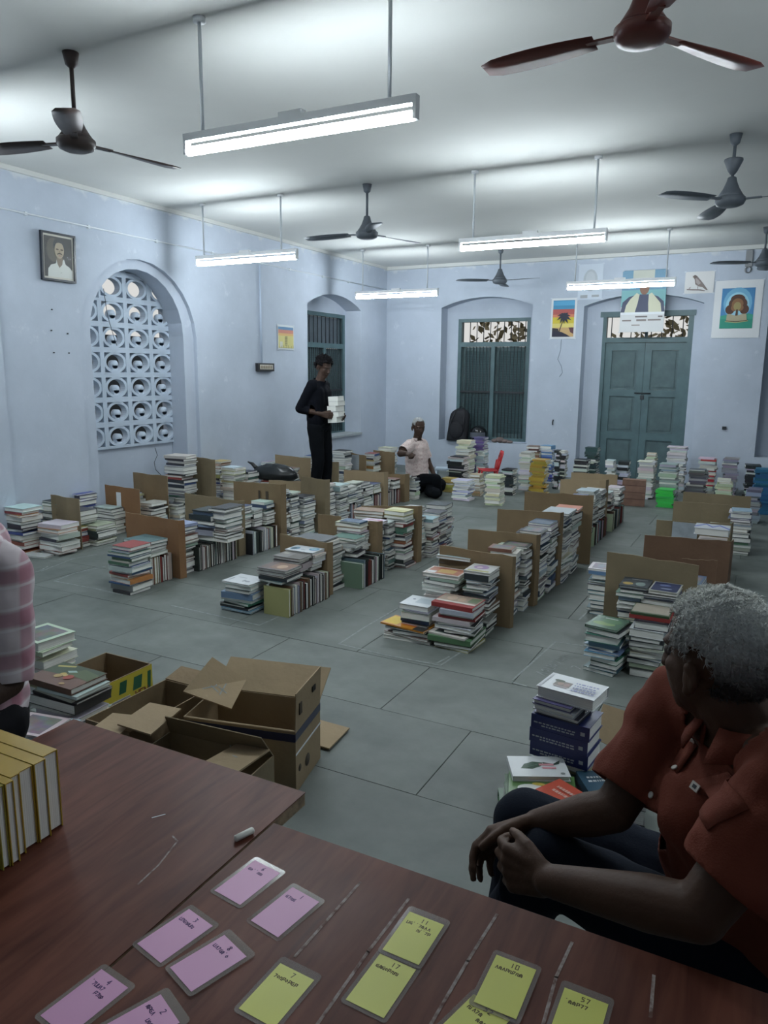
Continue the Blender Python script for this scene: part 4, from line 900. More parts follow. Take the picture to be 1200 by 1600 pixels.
def book_boxes(w, d, t, sp, soft):
    """local boxes, centred in x,y, z 0..t: (cover boxes, page box)"""
    c = .0016 if soft else .0028; g = .0025 if soft else .005
    cov = [((-w/2, -d/2, 0), (w/2, d/2, c)), ((-w/2, -d/2, t-c), (w/2, d/2, t))]
    p0 = [-w/2+g, -d/2+g]; p1 = [w/2-g, d/2-g]
    if sp == '-y': cov.append(((-w/2, -d/2, c), (w/2, -d/2+c, t-c))); p0[1] = -d/2+c
    if sp == '+y': cov.append(((-w/2, d/2-c, c), (w/2, d/2, t-c))); p1[1] = d/2-c
    if sp == '-x': cov.append(((-w/2, -d/2, c), (-w/2+c, d/2, t-c))); p0[0] = -w/2+c
    if sp == '+x': cov.append(((w/2-c, -d/2, c), (w/2, d/2, t-c))); p1[0] = w/2-c
    return cov, ((p0[0], p0[1], c), (p1[0], p1[1], t-c))
CNAME = [((.60, .60, .58), 'white'), ((.05, .05, .06), 'black'), ((.30, .06, .06), 'red'), ((.08, .11, .30), 'blue'), ((.10, .18, .12), 'green'), ((.20, .11, .07), 'brown'), ((.48, .40, .12), 'yellow'), ((.35, .36, .36), 'grey'), ((.62, .60, .48), 'cream'), ((.30, .40, .50), 'pale blue'), ((.45, .20, .08), 'orange')]
def cname(c): return min(CNAME, key=lambda k: sum((a-b)**2 for a, b in zip(k[0], c)))[1]
def ordi(i): return ['topmost', 'second', 'third', 'fourth', 'fifth', 'sixth', 'seventh', 'eighth', 'ninth', 'tenth', 'eleventh', 'twelfth', 'thirteenth', 'fourteenth', 'fifteenth', 'sixteenth', 'seventeenth', 'eighteenth', 'nineteenth', 'twentieth', 'twenty-first', 'twenty-second', 'twenty-third', 'twenty-fourth', 'twenty-fifth', 'twenty-sixth', 'twenty-seventh', 'twenty-eighth'][min(i, 27)]
def make_book(M, w, d, t, sp, soft, col, label, group, art=0):
    cov, pg = book_boxes(w, d, t, sp, soft)
    mb = MB()
    for a, b in cov: mb.box(a, b)
    o = mb.obj('book', M_COVER); o.matrix_world = M; o.color = (*col, 1); o['art'] = float(art)
    MB().box(*pg).obj('page_block', M_PAGE, o)
    return tag(o, label, 'book', group)
RAWB = []        # every plain book first goes in here: (M, w, d, t, sp, soft, col, phrase, index, group)
def pile(phrase, x0, x1, y, d, zb, zt, spd, pal, rot=0, seed=0, group=None):
    rr = random.Random('%s %.2f %.2f %d' % (phrase, x0, y, seed)); z = zb; items = []; w = x1-x0; cx, cy = (x0+x1)/2, y+d/2
    while z < zt-.008:
        t = rr.choice([.012, .016, .018, .022, .022, .026, .032, .042]); t = min(t, zt-z)
        if zt-z-t < .008: t = zt-z
        r_ = rr.random()
        if spd == 'y': sp = '-y' if r_ < .6 else ('+x' if r_ < .7 else '+y')
        elif pal in ('bwm', 'cool'): sp = '-y' if r_ < .22 else ('+x' if r_ < .30 else '+y')
        elif pal in ('mix', 'dark', 'blue', 'brown'): sp = '-y' if r_ < .38 else ('+x' if r_ < .5 else ('+y' if r_ < .8 else '-x'))
        else: sp = '-y' if r_ < .10 else ('+x' if r_ < .14 else ('+y' if r_ < .6 else '-x'))
        if pal in ('green', 'yellow', 'teal', 'redwhite', 'purple', 'striped', 'olive', 'mauve', 'darkgreen', 'bw', 'greyd') and rr.random() < .93: sp = '-y'
        bw, bd = w*rr.uniform(.80, 1.05), d*rr.uniform(.84, 1.04)
        if t > .03: bw, bd = w, d
        M = T(cx+rr.uniform(-.013, .013)+(w-bw)/2*rr.choice([-1, 1, 1]), cy+rr.uniform(-.011, .008)-(d-bd)/2, z, rz=math.radians(rot+rr.gauss(0, 3.2)))
        items.append((M, bw, bd, t-.0012, sp, t < .028 or rr.random() < .4, pick(pal, rr))); z += t
    n = len(items)
    for i, it in enumerate(items): RAWB.append(it+(phrase, n-1-i, group or ('books in the %s' % phrase if phrase else '')))
def uprights(phrase, x0, x1, y0, y1, h, pal, zb=0.0, seed=0, group=None, first=None):
    rr = random.Random('%s %.2f u' % (phrase, y0)); y = y0; items = []
    while y < y1-.008:
        t = rr.choice([.012, .015, .018, .022, .026, .03]); t = min(t, y1-y)
        hh = h*rr.uniform(.86, 1.0); bw = (x1-x0)*rr.uniform(.85, 1); sp = '-x' if rr.random() < .8 else '+x'
        # lying book (w along x, d along y, t up) turned up about x: d -> height, t -> along y
        M = Matrix.Translation((x1-bw/2-rr.uniform(0, .012), y+t, zb+hh/2)) @ Matrix.Rotation(math.radians(90), 4, 'X')
        items.append((M, bw, hh, t-.0008, sp, False, first if (first and not items) else pick('up', rr))); y += t
    for i, it in enumerate(items): RAWB.append(it+(phrase, i, group or ('books in the %s' % phrase if phrase else '')))
for s in STACKS: pile(*s)
# rows of standing books under the piles
uprights('standing books under the second row', -4.06, -3.87, 3.83, 4.06, .208, 'mix')
uprights('', -4.02, -3.84, 4.30, 4.78, .205, 'w'); uprights('', -4.0, -3.80, 4.92, 5.30, .205, 'w')
uprights('', -3.98, -3.78, 6.44, 6.70, .195, 'mix'); uprights('', -4.05, -3.87, 7.18, 7.39, .19, 'mix'); uprights('', -4.02, -3.86, 7.48, 7.85, .175, 'mix')
uprights('standing books at the head of the third row', -2.80, -2.605, 3.73, 4.235, .205, 'mix', first=(.40, .39, .17))
uprights('standing books in the middle of the third row', -2.72, -2.505, 4.50, 4.845, .205, 'mix', first=(.16, .24, .17))
uprights('', -1.50, -1.34, 6.68, 7.25, .195, 'w'); uprights('', -1.48, -1.32, 7.42, 8.02, .195, 'mix')
# piles on the floor behind the left table
pile('pile under the picture book with green cover', -2.615, -2.35, 1.885, .19, 0, .272, 'y', 'mix')
pile('white pile beside the yellow-striped carton', -2.50, -2.275, 1.675, .18, 0, .205, 'x', 'white', rot=14)
pile('pile half hidden behind the checked sleeve', -3.12, -2.90, 2.16, .2, 0, .30, 'x', 'cream')
pile('dark low pile behind the left table', -2.78, -2.55, 1.60, .2, 0, .14, 'x', 'dark', rot=8)
# individuals: the books that show largest; the rest is joined
CAMP = Vector((0, 0, 1.55))
def score(b):
    if not b[7]: return 0
    M = b[0]; p = M.translation; return b[3]/((p-CAMP).length)**1.0 * (2 if b[8] == 0 else 1)
RAWB.sort(key=lambda b: -((1/(b[0].translation-CAMP).length) if b[7] else 0))
near = RAWB[:276]; rest = RAWB[276:]
for (M, w, d, t, sp, soft, col, phrase, i, grp) in near:
    up = 'standing' in phrase
    if up and phrase.startswith('standing'): lab = '%s book, %s from the front, %s' % (cname(col), ordi(i) if i else 'first', phrase)
    else: lab = '%s %s, %s in the %s' % (cname(col), 'paperback' if soft else 'hardback', ordi(i), phrase)
    make_book(M, w, d, t, sp, soft, col, lab, grp, art=1 if (i == 0 and not up) else 0)
mb = MB()
for (M, w, d, t, sp, soft, col, phrase, i, grp) in rest:
    cov, pg = book_boxes(w, d, t, sp, soft)
    for a, b in cov: mb.box(a, b, 0, M, col)
    mb.box(*pg, 1, M)
o = mb.obj('books', [M_COVF, M_PAGE], colour=True); tag(o, 'hundreds of stacked and standing books in the farther rows and by the far wall', 'books', kind='stuff')
# ------------------------------------------------------------------ books with their own look
def show_book(cx, cy, z, w, d, t, ang, sp, col, label, prints=(), group='books lying face up', soft=False, M=None):
    o = make_book(M or T(cx, cy, z, rz=math.radians(ang)), w, d, t, sp, soft, col, label, group)
    if prints:
        m = MB(); mats = []; idx = {}
        for i, (c, p) in enumerate(prints):
            if c not in idx: idx[c] = len(mats); mats.append(mat('ink_%d_%d_%d' % tuple(int(v*255) for v in c), c, .5))
            m.add([(q[0]*w-w/2, q[1]*d-d/2, t+.0004+.00025*i) for q in p], [tuple(range(len(p)))], idx[c])
        po = m.obj('cover_print', mats, o)
        bm = bmesh.new(); bm.from_mesh(po.data); bm.normal_update()
        for f in bm.faces:
            if f.normal.z < 0: f.normal_flip()
        bm.to_mesh(po.data); bm.free()
    return o
def words(x0, y0, x1, y1, rows, seed, c):
    rr = random.Random(seed); out = []
    for r in range(rows):
        ya = y0+(y1-y0)*r/rows; yb = ya+(y1-y0)/rows*.55; x = x0
        while x < x1-.03:
            l = rr.uniform(.02, .07); out.append((c, rect(x, ya, min(x+l, x1), yb))); x += l+.018
    return out
# picture book on the pile behind the table
show_book(-2.49, 1.972, .274, .262, .185, .026, 0, '-y', (.13, .06, .035), 'picture book with a dark green and brown illustrated cover, topmost behind the left table', [
  ((.035, .06, .025), [(0.01, .42), (.99, .55), (.99, .99), (.01, .99)]), ((.07, .10, .035), [(.45, .55), (.99, .45), (.99, .80), (.6, .9)]), ((.42, .36, .10), [(.06, .80), (.36, .95), (.38, .88), (.09, .73)]), ((.30, .42, .38), [(.38, .66), (.50, .76), (.58, .70), (.46, .60)]),
  ((.45, .33, .08), ell(.42, .50, .055, .07)), ((.40, .28, .10), ell(.40, .38, .07, .09)), ((.30, .05, .03), ell(.60, .42, .08, .12)), ((.34, .22, .08), ell(.70, .12, .05, .05)), ((.45, .35, .12), ell(.50, .46, .04, .06))])
# blue encyclopaedia-like volumes and what lies on them
BX, BY = -.585, 2.635
pile('dark base under the blue volumes', -.69, -.49, 2.575, .15, 0, .128, 'y', 'dark', rot=-6)
RAW2 = [b for b in RAWB[-20:] if b[7] == 'dark base under the blue volumes']
for b in RAW2: make_book(b[0], b[1], b[2], b[3], b[4], b[5], b[6], '%s book, %s in the dark base under the blue volumes' % (cname(b[6]), ordi(b[8])), 'books under the blue volumes')
def blue_vol(z, n, dx):
    o = show_book(BX+dx, BY, z, .222, .158, .055, -6, '-y', (.012, .020, .115), 'thick dark blue volume with silver spine writing, %s of the three' % n, words(.1, .25, .7, .8, 3, z, (.10, .13, .30)), 'dark blue volumes')
    m = MB(); rr = random.Random(z)
    for r in range(2):
        x = -.10+.03*r
        while x < .05: l = rr.uniform(.006, .016); m.box((x, -.0795, .022-.010*r), (x+l, -.0791, .027-.010*r)); x += l+.004
    MB().box((.078, -.0795, .018), (.094, -.0791, .032)).obj('volume_number', mat('silver_print', (.40, .44, .48), .4), o); m.obj('spine_writing', mat('silver_print', (.40, .44, .48), .4), o)
for z, n, dx in ((.128, 'lowest', .0), (.1835, 'middle', -.004), (.239, 'topmost', .0)): blue_vol(z, n, dx)
show_book(-.60, 2.625, .295, .17, .13, .018, -9, '+y', (.05, .05, .07), 'black-covered book with pale pages, on the blue volumes'); show_book(-.612, 2.612, .3135, .16, .115, .02, -9, '+y', (.45, .47, .50), 'white-covered book just under the purple one, on the blue volumes')
show_book(-.62, 2.612, .334, .15, .110, .018, -9, '+y', (.10, .09, .20), 'purple-covered book below the big white hardback', words(.1, .3, .8, .7, 2, 3, (.45, .45, .5)))
show_book(-.575, 2.648, .353, .222, .152, .044, -9, '+y', (.58, .60, .62), 'big white hardback with a portrait group and blue writing, topmost of the blue pile', [
  ((.20, .17, .15), rect(.20, .30, .48, .62)), ((.32, .22, .18), ell(.30, .46, .05, .10)), ((.30, .20, .18), ell(.41, .44, .05, .10)), ((.07, .09, .06), ell(.25, .60, .09, .07)), ((.36, .30, .30), rect(.22, .24, .46, .31)), ((.50, .52, .55), rect(.02, .05, .06, .9))]+words(.54, .20, .93, .68, 4, 8, (.20, .22, .40)), 'books lying face up')
# low pile with the feather book, red and teal books
show_book(-.64, 2.405, 0.0, .23, .17, .035, 24, '+y', (.05, .12, .06), 'green-covered book at the bottom of the low pile by the knees'); show_book(-.625, 2.40, .036, .22, .16, .03, 22, '-y', (.10, .10, .10), 'dark book under the food picture book'); show_book(-.63, 2.395, .067, .21, .155, .035, 20, '-y', (.04, .10, .04), 'black book right below the food picture book')
show_book(-.60, 2.372, .1025, .23, .165, .025, 18, '-x', (.09, .18, .06), 'picture book with red and white food on a green cover', [((.62, .63, .6), ell(.35, .35, .22, .18)), ((.50, .06, .03), ell(.55, .30, .16, .12)), ((.62, .6, .55), ell(.72, .25, .1, .08)), ((.5, .4, .08), ell(.45, .55, .1, .06))])
show_book(-.64, 2.46, .128, .205, .14, .02, 27, '-x', (.62, .64, .65), 'white book with a dark green feather and pink writing on its cover', [
  ((.06, .10, .07), [(.18, .38), (.26, .60), (.42, .72), (.60, .68), (.55, .50), (.38, .36)]), ((.03, .05, .04), [(.60, .70), (.78, .62), (.92, .80), (.88, .60), (.76, .55), (.6, .6)]), ((.55, .25, .28), rect(.52, .52, .78, .62)), ((.55, .25, .28), rect(.56, .36, .80, .46)), ((.2, .22, .22), ell(.88, .14, .04, .05)), ((.12, .2, .15), [(.3, .45), (.5, .6), (.5, .57), (.3, .42)])])
show_book(-.505, 2.33, .129, .17, .12, .014, -28, '-x', (.50, .085, .05), 'small red booklet with white writing, by the dark trouser knee', words(.2, .35, .85, .75, 2, 6, (.60, .38, .32)), soft=True)
show_book(-.40, 2.56, 0.0, .24, .17, .06, 10, '-x', (.06, .06, .06), 'black thick book lying under the teal hardback'); show_book(-.405, 2.545, .061, .20, .15, .03, 28, '-x', (.03, .03, .035), 'black book directly under the teal hardback')
show_book(-.405, 2.53, .092, .19, .135, .03, 32, '-x', (.035, .085, .13), 'teal-blue hardback with white title, right of the feather book', words(.12, .45, .7, .75, 2, 2, (.55, .58, .6)))
# covers lying on top of the row piles
show_book(-2.972, 3.76, .184, .225, .19, .012, -2, '-x', (.60, .62, .64), 'white magazine with small grey drawings, on the low pile of the third row', [((.25, .27, .30), rect(.55, .25, .62, .45)), ((.3, .32, .36), ell(.72, .32, .09, .07)), ((.4, .42, .45), rect(.2, .6, .5, .66)), ((.35, .38, .4), rect(.1, .2, .16, .5))], soft=True)
show_book(-2.744, 3.835, .278, .222, .19, .020, 0, '+y', (.12, .10, .10), 'hardback with a brown sunset photo cover, front pile of the third row', [((.22, .13, .09), rect(.3, .15, .95, .9)), ((.45, .30, .20), ell(.62, .45, .16, .22)), ((.14, .10, .09), rect(.05, .1, .3, .9))])
show_book(-2.77, 4.02, .308, .215, .15, .02, 0, '+y', (.20, .19, .18), 'grey-brown hardback on the second pile of the third row', [((.36, .34, .30), rect(.08, .55, .3, .8)), ((.13, .12, .11), rect(.5, .1, .95, .9))])
show_book(-2.772, 4.165, .321, .225, .15, .018, 0, '+y', (.60, .63, .66), 'white book with two blue circles on its cover, third row', [((.14, .26, .36), ell(.20, .42, .14, .28)), ((.05, .10, .12), ell(.18, .38, .08, .16)), ((.12, .28, .45), ell(.80, .62, .16, .26)), ((.35, .55, .62), ell(.78, .66, .10, .14)), ((.3, .35, .4), rect(.45, .3, .6, .36))])
show_book(-2.84, 4.41, .356, .26, .2, .012, 0, '-x', (.13, .14, .15), 'dark grey flat book just past the first divider of the third row')
show_book(-2.60, 5.265, .416, .19, .16, .035, -4, '+y', (.38, .36, .10), 'thick pale yellow book on top of its pile, third row', [((.60, .57, .34), rect(.02, .45, .98, .98))])
show_book(-2.672, 4.97, .386, .18, .13, .022, 0, '+y', (.52, .46, .55), 'pink and white covered book on the pile past the second divider, third row', [((.45, .16, .26), rect(.25, .4, .9, .75)), ((.6, .6, .62), rect(.3, .5, .7, .6))])
show_book(-1.80, 3.80, .072, .30, .16, .010, -8, '-y', (.50, .20, .02), 'bright orange and yellow cover sticking out below the front pile, fourth row', [((.60, .42, .03), rect(.02, .1, .35, .9)), ((.40, .10, .02), rect(.4, .25, .75, .6)), ((.03, .03, .03), rect(.74, .0, .99, .45))], soft=True)
show_book(-1.765, 3.875, .172, .185, .185, .030, 0, '-x', (.55, .58, .60), 'grey-white book with a small round emblem, front left pile of the fourth row', [((.40, .46, .50), rect(.4, .3, .92, .8)), ((.15, .18, .22), ell(.25, .62, .05, .05))], soft=True)
show_book(-1.515, 3.86, .223, .255, .19, .026, -3, '-y', (.32, .04, .04), 'open-looking red book with brown photo cover, front right pile of the fourth row', [((.34, .26, .20), rect(.02, .35, .98, .98)), ((.45, .32, .24), ell(.3, .65, .12, .2)), ((.42, .3, .22), ell(.55, .6, .09, .2)), ((.14, .18, .10), rect(.72, .45, .95, .9)), ((.6, .55, .5), rect(.02, .22, .98, .35))])
show_book(-1.692, 4.085, .322, .235, .17, .024, 0, '-x', (.55, .50, .46), 'book with a red and golden ornamental cover, fourth row left pile', [((.40, .16, .10), rect(.05, .1, .95, .9)), ((.50, .33, .12), rect(.32, .25, .78, .7)), ((.62, .62, .62), rect(.06, .12, .3, .38))])
show_book(-1.47, 4.11, .370, .165, .18, .018, 0, '-x', (.56, .56, .55), 'book with a purple and white flower cover, fourth row right pile', [((.30, .20, .36), ell(.45, .6, .28, .25)), ((.55, .45, .5), ell(.4, .55, .12, .12)), ((.4, .38, .15), rect(.1, .05, .9, .2))])
show_book(-1.695, 4.275, .389, .225, .15, .020, 0, '-x', (.50, .55, .56), 'book with a pale turquoise landscape cover, back left pile of the fourth row', [((.22, .38, .42), rect(.25, .1, .95, .9)), ((.35, .5, .5), rect(.4, .3, .7, .7))])
show_book(-.595, 4.18, .391, .152, .19, .016, 0, '-x', (.04, .05, .06), 'dark book with a yellow spot and white orb cover, left of the dark blue one', [((.40, .28, .08), ell(.25, .3, .18, .14)), ((.20, .26, .24), ell(.68, .35, .17, .2)), ((.4, .42, .42), rect(.3, .78, .85, .83))])
show_book(-.438, 4.17, .385, .148, .19, .02, -2, '-x', (.40, .40, .36), 'dark navy patterned book beside the dark one with the orb', [((.02, .03, .09), rect(.05, .05, .95, .95)), ((.12, .15, .30), ell(.45, .65, .2, .1)), ((.25, .28, .4), ell(.55, .3, .2, .06))])
show_book(-.68, 3.88, .239, .17, .20, .014, -10, '-x', (.05, .12, .07), 'book with a green leafy cover on the twisted pile by the seated man', [((.20, .30, .12), ell(.45, .35, .35, .15)), ((.10, .2, .1), ell(.6, .6, .3, .2)), ((.5, .52, .5), rect(.3, .78, .7, .84))])
show_book(-.475, 3.97, .299, .20, .19, .020, 0, '-y', (.34, .05, .045), 'red-spined book with a brown photo cover, just left of the grey head', [((.32, .26, .2), rect(.02, .1, .98, .95)), ((.42, .32, .26), ell(.5, .6, .2, .25))])
show_book(-.475, 3.965, .320, .19, .18, .012, 0, '-y', (.05, .09, .04), 'thin green-spined book on top of the red-spined one', [((.34, .30, .24), rect(.02, .1, .98, .95))], soft=True)
show_book(-.34, 6.02, .362, .24, .2, .05, 0, '+y', (.50, .52, .55), 'thick book with blue curves on its cover, before the white picture sheet', [((.08, .12, .45), [(.0, .2), (.3, .8), (.5, .3), (.7, .7), (1, .1), (1, .3), (.7, .9), (.5, .5), (.3, 1), (0, .4)])])
show_book(-1.37, 5.50, .507, .20, .25, .018, 0, '+y', (.30, .34, .36), 'grey and white book on the wide pile in the fourth row'); show_book(-1.375, 5.80, .480, .19, .2, .02, 3, '-x', (.45, .14, .08), 'book with an orange-red cover on the far pile of the fourth row')
show_book(-5.36, 4.02, .0, .30, .11, .012, 8, '-x', (.55, .57, .56), 'flat white booklet lying alone on the floor by the left wall', soft=True)
# brown bale of books at the end of the fourth row
root = tag(empty('wrapped_parcel', (-1.52, 9.0, 0), math.radians(6)), 'pinkish brown wrapped parcel with dark ties, in front of the green door', 'parcel')
MB().box((0, 0, 0), (.26, .12, .31)).obj('wrapping', mat('pinkish_paper', (.26, .15, .11), .8, var=.25, scale=12), root)
for z in (.08, .16, .24): MB().box((-.001, -.002, z), (.261, .122, z+.006)).obj('tie', mat('dark_tie', (.10, .05, .04), .8), root)
# books standing on their fore edges on the table, yellow spines up
rr = random.Random(12); y = .802
lab = ['last at the far end', 'second from the far end', 'third from the far end', 'fourth from the far end', 'fifth from the far end', 'sixth from the far end', 'seventh from the far end', 'eighth from the far end', 'nearest to the table edge']
for i in range(9):
    t = [.030, .024, .028, .018, .016, .015, .022, .022, .024][i]; x1 = -1.052+.004*math.sin(i*2)-(.05 if i > 5 else 0)+.004*i; L_ = .212; h = .146-.001*(i % 3)
    M = Matrix(((0, -1, 0, 0), (0, 0, -1, 0), (1, 0, 0, 0), (0, 0, 0, 1)))
    # local: w (x) -> height, d (y) -> along -x, t (z) -> along -y, spine +x local = up
    M = Matrix.Translation((x1-L_/2, y, .7506+h/2)) @ M
    make_book(M, h, L_, t-.0012, '+x', True, (.50, .33, .035) if i != 5 else (.40, .34, .05), 'yellow-spined book standing spine up on the left table, %s' % lab[i], 'yellow-spined books on the table')
    y -= t
# ------------------------------------------------------------------ cardboard dividers
def divider(x0, y0, x1, y1, z0, z1, c, fl, label, i):
    rr = random.Random(i); mb = MB(); n = 7; th = .0045
    front = []; 
    pts = [(x0+(x1-x0)*k/n, y0+(y1-y0)*k/n + .006*math.sin(k*1.3+i), z0+(z1-z0)*k/n+(rr.uniform(-.004, .004) if k not in (0, n) else 0)) for k in range(n+1)]
    if fl: pts.append((x1+.012, y1+fl, z1-.004))
    m = len(pts); vs = []
    for (x, y, z) in pts: vs += [(x, y, 0.001), (x, y, z), (x, y+th, 0.001), (x, y+th, z)]
    if fl: 
        k = (m-1)*4; x, y, z = pts[-1]; vs[k+2] = (x-th, y, .001); vs[k+3] = (x-th, y, z); k -= 4; x, y, z = pts[-2]; vs[k+2] = (x-th, y+th, .001); vs[k+3] = (x-th, y+th, z)
    fs = []; mi = []
    for k in range(m-1):
        a = 4*k; b = a+4
        fs += [(a, b, b+1, a+1), (a+2, a+3, b+3, b+2), (a+1, b+1, b+3, a+3), (a, a+2, b+2, b)]; mi += [0, 0, 1, 1]
    fs += [(0, 1, 3, 2), (4*m-4, 4*m-2, 4*m-1, 4*m-3)]; mi += [1, 1]
    mb.v = vs; mb.f = fs; mb.m = mi; mb.c = [(1, 1, 1)]*len(fs); mb.sm = [False]*len(fs)
    o = mb.obj('cardboard_divider', [M_CARD[c], M_EDGE]); mb.fix(o)
    return tag(o, label, 'cardboard')
dobj = [divider(*d, i) for i, d in enumerate(DIVIDERS)]
def sheet(name, parent, x0, z0, x1, z1, y, m, th=.001): return MB().box((x0, y-th, z0), (x1, y, z1)).obj(name, m, parent)
sheet('paper_label', dobj[1], -5.50, .20, -5.44, .38, 5.052, M_WHITE); sheet('paper_sheet', dobj[6], -5.30, .15, -5.15, .36, 9.142, mat('grey_photo', (.35, .38, .40), .7))
for a, b in ((-4.03, -4.01), (-3.95, -3.92)): sheet('printed_bar', dobj[10], a, .33, b, .48, 5.322, mat('dark_print', (.06, .045, .03), .8))
root = tag(MB().box((-.66, 6.375, .20), (-.47, 6.382, .355)).obj('picture_sheet', mat('pale_blue_sheet', (.38, .43, .47), .6, var=.25, scale=14)), 'pale blue-grey printed sheet clipped on a divider, right of the middle', 'paper')
for i, pp in enumerate((dobj[20], dobj[19])): MB().box((-1.318, [4.735, 4.235][i], .02), (-1.312, [4.76, 4.25][i], .47)).obj('black_edge_tape', mat('black_tape', (.015, .015, .018), .4), pp) if i == 0 else None
o = MB(); o.box((-2.98, 3.655, 0), (-2.78, 3.659, .105)); o = o.obj('cardboard_flap', M_CARD['k']); tag(o, 'small folded kraft cardboard piece leaning before the standing books, third row', 'cardboard')
o.rotation_euler = (math.radians(-8), 0, 0); o.location = (.12, .04, .52*.0)
# ------------------------------------------------------------------ cartons
def carton(x0, x1, y0, y1, h, c, label, flaps, bands=(), name='cardboard_box', rz=0):
    root = tag(empty(name, (x0, y0, 0), math.radians(rz)), label, 'box'); w, d = x1-x0, y1-y0; th = .005; mats = [M_CARD[c], M_EDGE]
    for nm, a, b in (('bottom', (0, 0, 0.001), (w, d, th)), ('side_panel', (0, 0, th), (w, th, h)), ('side_panel', (0, d-th, th), (w, d, h)), ('end_panel', (0, th, th), (th, d-th, h)), ('end_panel', (w-th, th, th), (w, d-th, h))):
        MB().box(a, b).obj(nm, mats, root)
    for side, ln, ang, trim in flaps:
        m = MB(); L_ = w if side in 'fb' else d
        m.add([(trim*.0, 0, 0), (L_, 0, 0), (L_-trim, ln, 0), (trim, ln, 0), (0, 0, th*.8), (L_, 0, th*.8), (L_-trim, ln, th*.8), (trim, ln, th*.8)], [(0, 3, 2, 1), (4, 5, 6, 7), (0, 1, 5, 4), (1, 2, 6, 5), (2, 3, 7, 6), (3, 0, 4, 7)])
        o = m.obj('flap', mats, root)
        # angle 0 = flat outward, 90 = straight up, 180 = folded in
        base = {'b': T(0, d, h), 'f': T(w, 0, h, rz=math.pi), 'r': T(w, d, h, rz=-math.pi/2), 'l': T(0, 0, h, rz=math.pi/2)}[side]
        o.matrix_local = base @ Matrix.Rotation(math.radians(ang), 4, 'X')
    for (a, b, m, nm) in bands: MB().box(a, b).obj(nm, m, root)
    return root
M_NAVY = mat('navy_tape', (.012, .018, .06), .35)
cb = carton(-1.885, -1.433, 1.995, 2.265, .25, 'k', 'tall open carton with a navy stripe and raised flaps, right of the carton group', [('b', .16, 30, 0), ('r', .145, 88, 0), ('f', .08, 222, .02)],
   [((0.0, -.0016, .205), (.452, -.0006, .236), M_NAVY, 'navy_stripe'), ((.4522, 0, .208), (.4532, .27, .240), M_NAVY, 'navy_stripe'), ((.4522, 0, .150), (.4532, .27, .158), M_WHITE, 'white_strip')], rz=13)
for (y, z, a) in ((.12, .075, .035), (.04, .085, .020)): MB().tube([(.4522, y, z), (.4530, y, z)], a*.7, 16).obj('printed_emblem', mat('dark_print', (.06, .045, .03), .8), cb)
MB().box((.4575, .165, .33), (.4600, .20, .352)).obj('painted_hand_hole', mat('painted_hole_shade', (.01, .008, .006), .9), cb)  # dark patch on the uncut flap, coloured like the shade in a hole
MB().box((.4550, .03, .30), (.4590, .055, .345)).obj('printed_mark', mat('dark_print', (.06, .045, .03), .8), cb)
ca = carton(-2.19, -1.965, 1.80, 2.22, .25, 'b', 'open brown carton at the left of the group, with a book inside', [('b', .10, 12, 0)])
show_book(-2.075, 2.03, .10, .14, .18, .03, 15, '-x', (.10, .16, .09), 'green-covered book lying inside the left open carton'); show_book(-2.077, 2.04, .006, .17, .24, .09, 2, '-x', (.45, .47, .5), 'pale thick book at the bottom of the left open carton')
cc = carton(-1.875, -1.425, 1.575, 1.945, .205, 'g', 'low open carton in front, partly hidden by the table', [('b', .10, 118, .02)], rz=5)
MB().box((.4502, .10, .05), (.4512, .25, .15)).obj('paper_label', M_WHITE, cc)
for k in range(3): MB().box((.4513, .12+.035*k, .07), (.4517, .135+.035*k, .12)).obj('label_print', mat('dark_print', (.06, .045, .03), .8), cc)
for a, b in (((.33, .385, .10), (.47, .383, .10)),): pass
def loose_card(name, pts, label, c='k', th=.006, marks_=()):
    mb = MB(); P = [Vector(p) for p in pts]; n = (P[1]-P[0]).cross(P[2]-P[0]).normalized(); 
    if n.z < 0: n = -n; 
    k = len(P); vs = P+[p-n*th for p in P]; fs = [tuple(range(k)), tuple(range(k, 2*k))]+[(i, (i+1) % k, k+(i+1) % k, k+i) for i in range(k)]
    mb.add(vs, fs); o = mb.obj(name, [M_CARD[c]]); mb.fix(o); tag(o, label, 'cardboard')
    if marks_:
        ex = (P[1]-P[0]).normalized(); ey = n.cross(ex); mm = MB()
        for L in marks_:
            for q in stroke(L, .005): mm.add([P[0]+ex*a+ey*b+n*.0012 for a, b in q], [(0, 1, 2, 3)])
        mm.obj('chalk_number', M_CHALK, o)
    return o
W_ = lambda *p: p
loose_card('cardboard_flap', [(-1.915, 2.03, .33), (-1.74, 2.10, .27), (-1.80, 2.27, .31), (-1.93, 2.22, .40)], 'loose kraft flap with a chalked number, standing in the cartons', marks_=[[(.06, .05), (.10, .09), (.09, .12)], [(.05, .10), (.12, .06)], [(.13, .05), (.13, .12)], [(.11, .09), (.15, .07)]])
loose_card('cardboard_flap', [(-2.0, 1.78, .285), (-1.86, 1.80, .27), (-1.90, 2.00, .275), (-2.02, 1.96, .29)], 'short folded kraft flap at the left corner of the front carton')
loose_card('cardboard_flap', [(-2.08, 1.74, .27), (-1.97, 1.76, .262), (-2.0, 1.90, .265), (-2.10, 1.85, .275)], 'torn kraft flap nearest the dark table, left of the cartons')
loose_card('cardboard_flap', [(-1.64, 1.78, .215), (-1.47, 1.79, .235), (-1.46, 1.96, .24), (-1.60, 1.95, .23)], 'kraft flap with a chalked number folded over the front carton', marks_=[[(.03, .10), (.05, .14), (.03, .16)], [(.06, .09), (.06, .14), (.10, .16), (.08, .10), (.11, .09)]])
loose_card('cardboard_sheet', [(-2.10, 2.40, .02), (-1.50, 2.42, .015), (-1.52, 2.62, .012), (-2.05, 2.62, .018)], 'flat kraft sheet lying on the floor behind the cartons')
